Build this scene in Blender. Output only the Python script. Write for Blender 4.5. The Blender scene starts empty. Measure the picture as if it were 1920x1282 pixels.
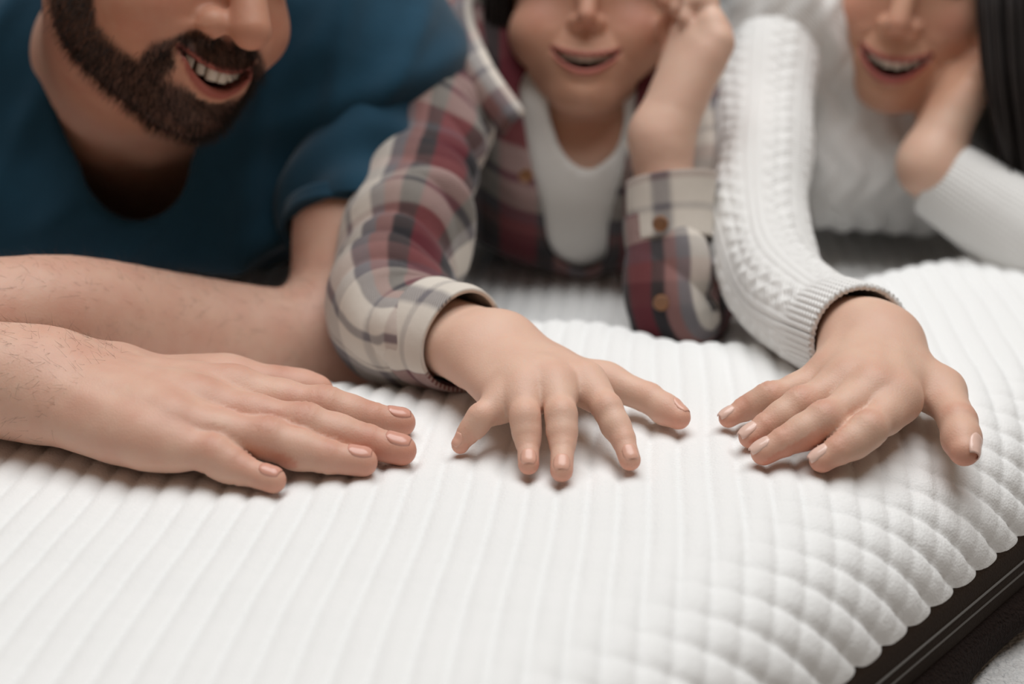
import bpy, bmesh, math, random
import numpy as np

random.seed(7)
RNG = np.random.default_rng(7)
C = bpy.context.scene.collection
SC = bpy.context.scene

# ------------------------------------------------------------------ camera, world, lights, exposure
FPX, PITCH, CAMH = 2667.0, math.radians(20.0), 0.303       # the mattress top is the plane z = 0
cam_d = bpy.data.cameras.new('camera')
cam_d.sensor_width = 36.0
cam_d.lens = FPX / 1920 * 36.0
cam_d.clip_start = 0.02
cam_d.dof.use_dof = True
cam_d.dof.focus_distance = 0.735
cam_d.dof.aperture_fstop = 3.5
cam = bpy.data.objects.new('camera', cam_d)
cam.location = (0, 0, CAMH)
cam.rotation_euler = (math.pi / 2 - PITCH, 0, 0)
C.objects.link(cam)
SC.camera = cam

world = bpy.data.worlds.new('world')
SC.world = world
world.use_nodes = True
world.node_tree.nodes['Background'].inputs[0].default_value = (1.0, 0.76, 0.56, 1)
world.node_tree.nodes['Background'].inputs[1].default_value = 0.13


def area_light(name, loc, target, sx, sy, power, color):
    d = bpy.data.lights.new(name, 'AREA')
    d.shape = 'RECTANGLE'
    d.size, d.size_y, d.energy, d.color = sx, sy, power, color
    o = bpy.data.objects.new(name, d)
    o.location = loc
    v = np.array(target, float) - np.array(loc, float)
    import mathutils
    o.rotation_euler = mathutils.Vector(v).to_track_quat('-Z', 'Y').to_euler()
    C.objects.link(o)
    return o


area_light('ceiling_light', (0.20, 0.98, 2.5), (0.05, 0.80, 0), 2.4, 2.2, 78, (0.975, 0.992, 1.0))
SC.view_settings.view_transform = 'Standard'
SC.view_settings.look = 'None'
SC.view_settings.gamma = 1.0
SC.view_settings.use_curve_mapping = False
SC.view_settings.exposure = 0.0

# ------------------------------------------------------------------ image point -> world point
CP, SP = math.cos(PITCH), math.sin(PITCH)
CAMP = np.array([0, 0, CAMH])
RIGHT = np.array([1.0, 0, 0])
FWD = np.array([0, CP, -SP])
UP = np.array([0, SP, CP])


def P(px, py, d):
    return CAMP + d * (FWD + RIGHT * (px - 960) / FPX + UP * (641 - py) / FPX)


def G(px, py, h):
    v = FWD + RIGHT * (px - 960) / FPX + UP * (641 - py) / FPX
    return CAMP + v * ((h - CAMH) / v[2])


def unit(v):
    v = np.asarray(v, float)
    return v / (np.linalg.norm(v) + 1e-12)


def sstep(x, a, b):
    t = np.clip((x - a) / (b - a), 0, 1)
    return t * t * (3 - 2 * t)


# ------------------------------------------------------------------ materials
def nodes_of(name):
    m = bpy.data.materials.new(name)
    m.use_nodes = True
    nt = m.node_tree
    return m, nt, nt.nodes['Principled BSDF']


def N(nt, kind, **kw):
    n = nt.nodes.new(kind)
    for k, v in kw.items():
        if k in n.bl_rna.properties:
            setattr(n, k, v)
        else:
            n.inputs[k].default_value = v
    return n


def L(nt, a, b):
    nt.links.new(a, b)


def bump_noise(nt, bsdf, scale, dist, detail=2, strength=1.0, coord='Object', chain=None):
    tc = N(nt, 'ShaderNodeTexCoord')
    nz = N(nt, 'ShaderNodeTexNoise')
    nz.inputs['Scale'].default_value = scale
    nz.inputs['Detail'].default_value = detail
    L(nt, tc.outputs[coord], nz.inputs['Vector'])
    b = N(nt, 'ShaderNodeBump')
    b.inputs['Strength'].default_value = strength
    b.inputs['Distance'].default_value = dist
    L(nt, nz.outputs['Fac'], b.inputs['Height'])
    if chain:
        L(nt, chain.outputs['Normal'], b.inputs['Normal'])
    L(nt, b.outputs['Normal'], bsdf.inputs['Normal'])
    return b


def plain(name, col, rough=0.7, metal=0.0, bump=None, sheen=0.0, var=0.0, varscale=20):
    m, nt, b = nodes_of(name)
    b.inputs['Base Color'].default_value = (*col, 1)
    b.inputs['Roughness'].default_value = rough
    b.inputs['Metallic'].default_value = metal
    if rough > .84:
        b.inputs['Specular IOR Level'].default_value = .18
    if sheen:
        b.inputs['Sheen Weight'].default_value = sheen
        b.inputs['Sheen Roughness'].default_value = 0.5
    if var:
        tc = N(nt, 'ShaderNodeTexCoord')
        nz = N(nt, 'ShaderNodeTexNoise')
        nz.inputs['Scale'].default_value = varscale
        nz.inputs['Detail'].default_value = 4
        L(nt, tc.outputs['Object'], nz.inputs['Vector'])
        mx = N(nt, 'ShaderNodeMix', data_type='RGBA')
        mx.inputs[6].default_value = (*[c * (1 - var) for c in col], 1)
        mx.inputs[7].default_value = (*[min(1, c * (1 + var)) for c in col], 1)
        L(nt, nz.outputs['Fac'], mx.inputs[0])
        L(nt, mx.outputs[2], b.inputs['Base Color'])
    if bump:
        bump_noise(nt, b, bump[0], bump[1])
    return m


def skin_material(name, rough=0.48, mottling=0.1):
    m, nt, b = nodes_of(name)
    at = N(nt, 'ShaderNodeAttribute', attribute_name='col')
    tc = N(nt, 'ShaderNodeTexCoord')
    nz = N(nt, 'ShaderNodeTexNoise')
    nz.inputs['Scale'].default_value = 55
    nz.inputs['Detail'].default_value = 5
    L(nt, tc.outputs['Object'], nz.inputs['Vector'])
    rp = N(nt, 'ShaderNodeValToRGB')
    rp.color_ramp.elements[0].position = 0.3
    rp.color_ramp.elements[0].color = (1 - mottling * .5, 1 - mottling * 1.5, 1 - mottling * 1.6, 1)
    rp.color_ramp.elements[1].position = 0.7
    rp.color_ramp.elements[1].color = (1 + mottling * .2, 1 + mottling * .3, 1 + mottling * .3, 1)
    L(nt, nz.outputs['Fac'], rp.inputs['Fac'])
    mx = N(nt, 'ShaderNodeMix', data_type='RGBA', blend_type='MULTIPLY')
    mx.inputs[0].default_value = 1
    L(nt, at.outputs['Color'], mx.inputs[6])
    L(nt, rp.outputs['Color'], mx.inputs[7])
    L(nt, mx.outputs[2], b.inputs['Base Color'])
    b.inputs['Roughness'].default_value = rough
    b.inputs['Specular IOR Level'].default_value = 0.35
    b.inputs['Subsurface Weight'].default_value = 0.25
    b.inputs['Subsurface Radius'].default_value = (1.0, 0.35, 0.2)
    b.inputs['Subsurface Scale'].default_value = 0.005
    vo = N(nt, 'ShaderNodeTexVoronoi')
    vo.inputs['Scale'].default_value = 900
    L(nt, tc.outputs['Object'], vo.inputs['Vector'])
    bp = N(nt, 'ShaderNodeBump')
    bp.inputs['Distance'].default_value = 0.00012
    bp.inputs['Strength'].default_value = 0.6
    L(nt, vo.outputs['Distance'], bp.inputs['Height'])
    bump_noise(nt, b, 160, 0.0004, 3, 0.5, chain=bp)
    return m


def fabric_material():
    m, nt, b = nodes_of('white_knit_fabric')
    b.inputs['Base Color'].default_value = (0.83, 0.83, 0.82, 1)
    b.inputs['Roughness'].default_value = 0.95
    b.inputs['Specular IOR Level'].default_value = 0.15
    b.inputs['Sheen Weight'].default_value = 0.1
    tc = N(nt, 'ShaderNodeTexCoord')
    vo = N(nt, 'ShaderNodeTexVoronoi')
    vo.inputs['Scale'].default_value = 700
    L(nt, tc.outputs['Object'], vo.inputs['Vector'])
    bp = N(nt, 'ShaderNodeBump')
    bp.inputs['Distance'].default_value = 0.0003
    bp.inputs['Strength'].default_value = 0.7
    L(nt, vo.outputs['Distance'], bp.inputs['Height'])
    bump_noise(nt, b, 220, 0.0006, 3, 0.5, chain=bp)
    return m


def stripes_ramp(nt, src, stops, period):
    """a repeating 1-D colour sequence along src (metres)"""
    dv = N(nt, 'ShaderNodeMath', operation='DIVIDE')
    dv.inputs[1].default_value = period
    L(nt, src, dv.inputs[0])
    fr = N(nt, 'ShaderNodeMath', operation='FRACT')
    L(nt, dv.outputs[0], fr.inputs[0])
    rp = N(nt, 'ShaderNodeValToRGB')
    rp.color_ramp.interpolation = 'LINEAR'
    els = rp.color_ramp.elements
    seq = []
    for i, (p, c) in enumerate(stops):
        e = stops[i + 1][0] if i + 1 < len(stops) else 1.0
        seq += [(p + 0.008, c), (e - 0.008, c)]
    while len(els) < len(seq):
        els.new(0.5)
    for e, (p, c) in zip(els, seq):
        e.position = p
        e.color = (*c, 1)
    L(nt, fr.outputs[0], rp.inputs['Fac'])
    return rp


CREAM, GREY, BLACK, RED, PINK, BROWN = (.66, .60, .53), (.17, .155, .165), (.012, .009, .012), (.13, .003, .012), (.25, .12, .11), (.07, .042, .038)


def plaid_material(name, ustops, vstops, pu, pv):
    m, nt, b = nodes_of(name)
    at = N(nt, 'ShaderNodeAttribute', attribute_name='pat')
    sx = N(nt, 'ShaderNodeSeparateXYZ')
    L(nt, at.outputs['Vector'], sx.inputs[0])
    a = stripes_ramp(nt, sx.outputs['X'], ustops, pu)
    c = stripes_ramp(nt, sx.outputs['Y'], vstops, pv)
    ad = N(nt, 'ShaderNodeMath', operation='ADD')
    L(nt, sx.outputs['X'], ad.inputs[0])
    L(nt, sx.outputs['Y'], ad.inputs[1])
    ml = N(nt, 'ShaderNodeMath', operation='MULTIPLY')
    ml.inputs[1].default_value = 1 / 0.0016
    L(nt, ad.outputs[0], ml.inputs[0])
    pp = N(nt, 'ShaderNodeMath', operation='PINGPONG')
    pp.inputs[1].default_value = 0.5
    L(nt, ml.outputs[0], pp.inputs[0])
    sc = N(nt, 'ShaderNodeMath', operation='MULTIPLY_ADD')
    sc.inputs[1].default_value = 1.2
    sc.inputs[2].default_value = 0.38
    L(nt, pp.outputs[0], sc.inputs[0])
    mx = N(nt, 'ShaderNodeMix', data_type='RGBA')
    L(nt, sc.outputs[0], mx.inputs[0])
    L(nt, a.outputs[0], mx.inputs[6])
    L(nt, c.outputs[0], mx.inputs[7])
    L(nt, mx.outputs[2], b.inputs['Base Color'])
    b.inputs['Roughness'].default_value = 0.9
    b.inputs['Sheen Weight'].default_value = 0.1
    bump_noise(nt, b, 120, 0.0008, 3, 0.5)
    return m


def knit_material(name, col):
    m, nt, b = nodes_of(name)
    b.inputs['Base Color'].default_value = (*col, 1)
    b.inputs['Roughness'].default_value = 0.95
    b.inputs['Sheen Weight'].default_value = 0.15
    at = N(nt, 'ShaderNodeAttribute', attribute_name='pat')
    wv = N(nt, 'ShaderNodeTexWave', wave_type='BANDS', bands_direction='DIAGONAL')
    wv.inputs['Scale'].default_value = 180
    wv.inputs['Distortion'].default_value = 1
    L(nt, at.outputs['Vector'], wv.inputs['Vector'])
    bp = N(nt, 'ShaderNodeBump')
    bp.inputs['Distance'].default_value = 0.0006
    bp.inputs['Strength'].default_value = 0.6
    L(nt, wv.outputs['Color'], bp.inputs['Height'])
    bump_noise(nt, b, 300, 0.0006, 2, 0.5, chain=bp)
    return m


M = {}
M['skin_man'] = skin_material('skin_man')
M['skin_boy'] = skin_material('skin_boy', 0.5, 0.05)
M['skin_woman'] = skin_material('skin_woman', 0.48, 0.06)
M['fabric'] = fabric_material()
M['navy'] = plain('navy_cotton', (.011, .052, .090), .9, bump=(500, .0004), sheen=.15, var=.25, varscale=30)
M['tee'] = plain('white_cotton', (.70, .67, .63), .9, bump=(300, .0005))
M['jeans'] = plain('dark_denim', (.03, .04, .07), .9, bump=(400, .0005), var=.2)
M['knit'] = knit_material('white_cable_knit', (.80, .79, .77))
M['hair_dark'] = plain('dark_hair', (.012, .0065, .005), .65, var=.4, varscale=60)
M['hair_brown'] = plain('brown_hair', (.035, .017, .011), .5, var=.4, varscale=60)
M['beard'] = plain('beard_hair', (.016, .009, .006), .65)
M['armhair'] = plain('arm_hair', (.10, .055, .035), .6)
M['tooth'] = plain('tooth_enamel', (.80, .72, .60), .25)
M['nail'] = plain('natural_nail', (.66, .33, .25), .22)
M['nail_boy'] = plain('child_nail', (.74, .42, .32), .25)
M['nail_polish'] = plain('pale_pink_nail_polish', (.80, .55, .46), .18)
M['eye'] = plain('eye_white', (.75, .72, .68), .15)
M['iris'] = plain('iris_brown', (.05, .025, .012), .15)
M['button'] = plain('brown_button', (.22, .10, .045), .35, var=.3, varscale=200)
M['thread'] = plain('dark_thread', (.03, .02, .02), .8)
M['zip_tape'] = plain('dark_brown_mesh_tape', (.026, .015, .009), .85, bump=(900, .0008), var=.3, varscale=700)
M['zip_line'] = plain('grey_piping', (.13, .12, .11), .8)
M['border'] = plain('dark_brown_pile', (.016, .009, .007), .95, bump=(500, .003), var=.6, varscale=500)
M['base'] = plain('grey_boucle', (.62, .61, .60), .95, bump=(260, .004), var=.25, varscale=300)
M['floor'] = plain('oak_floor', (.42, .34, .27), .5, var=.2, varscale=4)
M['wall'] = plain('warm_white_wall', (.62, .58, .53), .9, bump=(60, .001))
PU = [(0, CREAM), (.15, GREY), (.19, CREAM), (.32, PINK), (.44, GREY), (.50, BROWN), (.60, BLACK), (.70, BROWN), (.80, PINK), (.90, GREY)]
PV = [(0, CREAM), (.16, GREY), (.21, CREAM), (.36, GREY), (.44, PINK), (.52, BLACK), (.62, RED), (.82, BLACK), (.93, GREY)]
M['plaid'] = plaid_material('red_black_cream_flannel', PU, PV, .125, .115)


# ------------------------------------------------------------------ object helpers
def setp(o, label=None, cat=None, group=None, kind=None):
    for k, v in (('label', label), ('category', cat), ('group', group), ('kind', kind)):
        if v:
            o[k] = v
    return o


def mesh_np(name, verts, faces, mat, parent=None, smooth=True, attrs=None):
    """verts (n,3); faces = (m,4) or (m,3) int array or list of tuples"""
    me = bpy.data.meshes.new(name)
    verts = np.asarray(verts, np.float32)
    if isinstance(faces, np.ndarray):
        nf, k = faces.shape
        me.vertices.add(len(verts))
        me.vertices.foreach_set('co', verts.ravel())
        me.loops.add(nf * k)
        me.loops.foreach_set('vertex_index', faces.astype(np.int32).ravel())
        me.polygons.add(nf)
        me.polygons.foreach_set('loop_start', np.arange(nf, dtype=np.int32) * k)
        me.update(calc_edges=True)
    else:
        me.from_pydata(verts.tolist(), [], faces)
    me.validate()
    if smooth:
        me.polygons.foreach_set('use_smooth', np.ones(len(me.polygons), bool))
    for an, (ty, data) in (attrs or {}).items():
        a = me.attributes.new(an, ty, 'POINT')
        a.data.foreach_set('color' if ty == 'FLOAT_COLOR' else 'vector', np.asarray(data, np.float32).ravel())
    me.materials.append(mat)
    o = bpy.data.objects.new(name, me)
    C.objects.link(o)
    if parent:
        o.parent = parent
    return o


def grid_faces(nu, nv, close_v=False):
    i = np.arange(nu - 1)[:, None]
    j = np.arange(nv if close_v else nv - 1)[None, :]
    j2 = (j + 1) % nv
    a = i * nv + j
    b = (i + 1) * nv + j
    c = (i + 1) * nv + j2
    d = i * nv + j2
    return np.stack([a + 0 * j2, b + 0 * j2, c, d], -1).reshape(-1, 4)


def spline(pts, n):
    """Catmull-Rom through pts (k,d), n samples evenly spaced by length"""
    pts = np.asarray(pts, float)
    p = np.vstack([2 * pts[0] - pts[1], pts, 2 * pts[-1] - pts[-2]])
    out = []
    for i in range(len(pts) - 1):
        t = np.linspace(0, 1, 40, endpoint=False)[:, None]
        a, b, c, d = p[i], p[i + 1], p[i + 2], p[i + 3]
        out.append(.5 * ((2 * b) + (-a + c) * t + (2 * a - 5 * b + 4 * c - d) * t ** 2 + (-a + 3 * b - 3 * c + d) * t ** 3))
    out = np.vstack(out + [pts[-1:]])
    s = np.r_[0, np.cumsum(np.linalg.norm(np.diff(out[:, :3], axis=0), axis=1))]
    q = np.linspace(0, s[-1], n)
    return np.stack([np.interp(q, s, out[:, k]) for k in range(out.shape[1])], 1), q


def tube(name, pts, radii, nu, nv, mat, parent, disp=None, flat=1.0, up=(0, 0, 1), thick=0.0, pat0=0.0, patv=(1.0, 0.0)):
    """a swept sleeve: path pts, a radius at each, disp(s, angle, S) -> offset in metres; flat squashes along 'up'"""
    d = np.c_[np.asarray(pts, float), np.asarray(radii, float)]
    q, s = spline(d, nu)
    c, r = q[:, :3], q[:, 3]
    t = np.gradient(c, axis=0)
    t /= np.linalg.norm(t, axis=1)[:, None]
    u0 = np.asarray(up, float)
    n1 = np.cross(t, u0[None])
    n1 /= np.linalg.norm(n1, axis=1)[:, None]
    n2 = np.cross(n1, t)
    ang = np.linspace(0, 2 * np.pi, nv, endpoint=False)
    ca, sa = np.cos(ang)[None, :, None], np.sin(ang)[None, :, None]
    rr = np.repeat(r[:, None], nv, 1)
    if disp is not None:
        S, A = np.meshgrid(s, ang, indexing='ij')
        rr = rr + disp(S, A, s[-1])
    v = c[:, None] + rr[..., None] * (ca * n1[:, None] + flat * sa * n2[:, None])
    pat = np.zeros((nu, nv, 3))
    pat[..., 0] = s[:, None] + pat0
    pat[..., 1] = ang[None] * float(np.mean(r)) * patv[0] + patv[1]
    o = mesh_np(name, v.reshape(-1, 3), grid_faces(nu, nv, True), mat, parent, attrs={'pat': ('FLOAT_VECTOR', pat.reshape(-1, 3))})
    if thick:
        md = o.modifiers.new('thickness', 'SOLIDIFY')
        md.thickness = thick
        md.offset = -1
    return o


# ------------------------------------------------------------------ signed distance modelling
def f32(a):
    return np.asarray(a, np.float32)


def s_sphere(p, c, r):
    return np.linalg.norm(p - f32(c), axis=1) - np.float32(r)


def s_ell(p, c, r, R=None):
    q = p - f32(c)
    if R is not None:
        q = q @ f32(R)
    r = f32(r)
    k0 = np.linalg.norm(q / r, axis=1)
    k1 = np.linalg.norm(q / (r * r), axis=1)
    return k0 * (k0 - 1) / np.maximum(k1, 1e-6)


def s_cone(p, a, b, ra, rb):
    a, b = f32(a), f32(b)
    ab = b - a
    t = np.clip(((p - a) @ ab) / max(float(ab @ ab), 1e-12), 0, 1)
    return np.linalg.norm(p - a - t[:, None] * ab, axis=1) - (np.float32(ra) + np.float32(rb - ra) * t)


def smin(a, b, k):
    h = np.maximum(k - np.abs(a - b), 0) / k
    return np.minimum(a, b) - h * h * (k * .25)


def smax(a, b, k):
    return -smin(-a, -b, k)


def polygonise(f, lo, hi, h, B=8):
    """surface nets of f over the box; f is only evaluated in blocks near the surface"""
    lo = np.asarray(lo, float)
    nb = np.ceil((np.asarray(hi, float) - lo) / (h * B)).astype(int)
    n = nb * B
    ii = np.stack(np.meshgrid(*[np.arange(k) for k in nb], indexing='ij'), -1).reshape(-1, 3)
    cd = f(f32(lo + (ii + .5) * B * h))
    near = np.abs(cd) < B * h * 1.15
    sign = np.ones(tuple(n), bool)
    sg = (cd > 0).reshape(tuple(nb))
    sign = np.repeat(np.repeat(np.repeat(sg, B, 0), B, 1), B, 2)
    vals = np.where(sign, np.float32(1), np.float32(-1)).astype(np.float32)
    off = np.stack(np.meshgrid(*[np.arange(B)] * 3, indexing='ij'), -1).reshape(-1, 3)
    kept = ii[near]
    for c0 in range(0, len(kept), 1200):
        kb = kept[c0:c0 + 1200]
        g = (kb[:, None] * B + off[None]).reshape(-1, 3)
        v = f(f32(lo + g * h))
        vals[g[:, 0], g[:, 1], g[:, 2]] = v
    neg = vals < 0
    a = neg[:-1, :-1, :-1]
    anyn, alln = a.copy(), a.copy()
    for dx in (0, 1):
        for dy in (0, 1):
            for dz in (0, 1):
                if dx + dy + dz == 0:
                    continue
                b = neg[dx:n[0] - 1 + dx, dy:n[1] - 1 + dy, dz:n[2] - 1 + dz]
                anyn |= b
                alln &= b
    cells = np.argwhere(anyn & ~alln)
    idx = np.full(tuple(n - 1), -1, np.int32)
    idx[cells[:, 0], cells[:, 1], cells[:, 2]] = np.arange(len(cells))
    cor = np.stack([vals[cells[:, 0] + dx, cells[:, 1] + dy, cells[:, 2] + dz] for dx in (0, 1) for dy in (0, 1) for dz in (0, 1)], 1)
    cp = np.array([(dx, dy, dz) for dx in (0, 1) for dy in (0, 1) for dz in (0, 1)], float)
    acc = np.zeros((len(cells), 3))
    cnt = np.zeros(len(cells))
    for e0 in range(8):
        for e1 in range(e0 + 1, 8):
            if np.abs(cp[e0] - cp[e1]).sum() != 1:
                continue
            va, vb = cor[:, e0], cor[:, e1]
            m = (va < 0) != (vb < 0)
            t = np.where(m, va / np.where(m, va - vb, 1), 0)
            acc += np.where(m[:, None], cp[e0] + t[:, None] * (cp[e1] - cp[e0]), 0)
            cnt += m
    verts = lo + (cells + acc / cnt[:, None]) * h
    quads = []
    for ax in range(3):
        sl0 = [slice(1, -1)] * 3
        sl0[ax] = slice(0, -1)
        sl1 = [slice(1, -1)] * 3
        sl1[ax] = slice(1, None)
        A, Bn = neg[tuple(sl0)], neg[tuple(sl1)]
        for flip, mask in ((False, A & ~Bn), (True, ~A & Bn)):
            e = np.argwhere(mask)
            if not len(e):
                continue
            base = e.copy()
            o1, o2 = [k for k in range(3) if k != ax]
            base[:, o1] += 1
            base[:, o2] += 1
            q = []
            for d1, d2 in ((-1, -1), (0, -1), (0, 0), (-1, 0)):
                c = base.copy()
                c[:, o1] += d1
                c[:, o2] += d2
                q.append(idx[c[:, 0], c[:, 1], c[:, 2]])
            q = np.stack(q, 1)
            if flip != (ax == 1):
                q = q[:, ::-1]
            quads.append(q)
    quads = np.vstack(quads)
    quads = quads[(quads >= 0).all(1)]
    return verts, quads


def gradient(f, v, e=0.0006):
    v = f32(v)
    g = np.stack([f(v + f32(np.eye(3)[k] * e)) - f(v - f32(np.eye(3)[k] * e)) for k in range(3)], 1) / (2 * e)
    return g


def project(f, v, it=2):
    e = .0006
    for _ in range(it):
        w = f32(v)
        d = f(w)
        g = np.stack([f(w + f32(np.eye(3)[k] * e)) - d for k in range(3)], 1) / e
        step = d / np.maximum((g * g).sum(1), .2)
        v = v - np.clip(step, -.002, .002)[:, None] * g
    return v, g / (np.linalg.norm(g, axis=1)[:, None] + 1e-9)


def chain(pts, radii, k=.8, n=14):
    """a limb that fills a sleeve"""
    q, _ = spline(np.c_[np.asarray(pts, float), np.asarray(radii, float)], n)
    def f(p):
        d = None
        for a, b in zip(q[:-1], q[1:]):
            c = s_cone(p, a[:3], b[:3], a[3] * k, b[3] * k)
            d = c if d is None else smin(d, c, .008)
        return d
    return f


class Body:
    """smooth union of groups; each group is only evaluated near its own box"""
    def __init__(self, k=.015):
        self.groups, self.k = [], k

    def add(self, f, pts, margin):
        pts = np.asarray(pts, float)
        self.groups.append((f, pts.min(0) - margin, pts.max(0) + margin))

    def __call__(self, p):
        out = np.full(len(p), .3, np.float32)
        for f, lo, hi in self.groups:
            m = ((p > f32(lo)) & (p < f32(hi))).all(1)
            if not m.any():
                continue
            out[m] = smin(out[m], f(p[m]), self.k)
        return out

    def box(self, pad=0.01):
        lo = np.min([g[1] for g in self.groups], 0)
        hi = np.max([g[2] for g in self.groups], 0)
        return lo, hi

# ------------------------------------------------------------------ setting
def box_obj(name, lo, hi, mat, parent=None, bevel=0.0, seg=3):
    bm = bmesh.new()
    bmesh.ops.create_cube(bm, size=1)
    lo, hi = np.array(lo, float), np.array(hi, float)
    for v in bm.verts:
        v.co = [(lo[k] + hi[k]) / 2 + v.co[k] * (hi[k] - lo[k]) for k in range(3)]
    if bevel:
        bmesh.ops.bevel(bm, geom=bm.edges[:], offset=bevel, segments=seg, profile=.5, affect='EDGES')
    me = bpy.data.meshes.new(name)
    bm.to_mesh(me)
    bm.free()
    me.materials.append(mat)
    o = bpy.data.objects.new(name, me)
    C.objects.link(o)
    if parent:
        o.parent = parent
    return o


def empty(name, loc, label=None, cat=None):
    o = bpy.data.objects.new(name, None)
    o.location = loc
    o.empty_display_size = .05
    C.objects.link(o)
    return setp(o, label, cat)


setp(box_obj('floor', (-3, -1.5, -.56), (3, 5, -.5), M['floor']), kind='structure')
setp(box_obj('wall_back', (-3, 5, -.5), (3, 5.12, 2.3), M['wall']), kind='structure')
setp(box_obj('baseboard_back', (-3, 4.98, -.5), (3, 5, -.4), M['wall'], bevel=.004), kind='structure')

# the mattress: its right edge runs from the lower right corner of the picture into the depth
EP = np.array([.149, .541])
ED = unit([.676, .737])
EN = np.array([ED[1], -ED[0]])             # points out of the mattress
SA = unit([.106, .994])                    # the strong quilting grooves run this way ...
SB = np.array([SA[1], -SA[0]])             # ... and lie side by side this way
LA, LB = .0148, .0195
ROLL = .056
S0, S1, W1 = -.46, 1.75, 1.70
RIDGE = np.array([[-.9, .80], [-.16, .800], [-.09, .805], [.013, .870], [.10, .888], [.19, .92], [.31, 1.0], [.6, 1.15], [1.2, 1.4]])
PRESS = []                                 # (x, y, radius, depth): where hands and elbows press in


def mattress_z(x, y, w):
    yr = np.interp(x, RIDGE[:, 0], RIDGE[:, 1])
    z = -.046 * sstep(y - yr, 0.0, .10) * sstep(w, .05, .25)
    z = z + .004 * np.sin(x * 9 + 1) * np.sin(y * 7) * .4
    for px, py, r, d in PRESS:
        z = z - d * np.exp(-((x - px) ** 2 + (y - py) ** 2) / (r * r))
    return z


def puff(f):
    f = f - np.floor(f)
    return 1 - np.abs(2 * f - 1) ** 2.7


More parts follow.
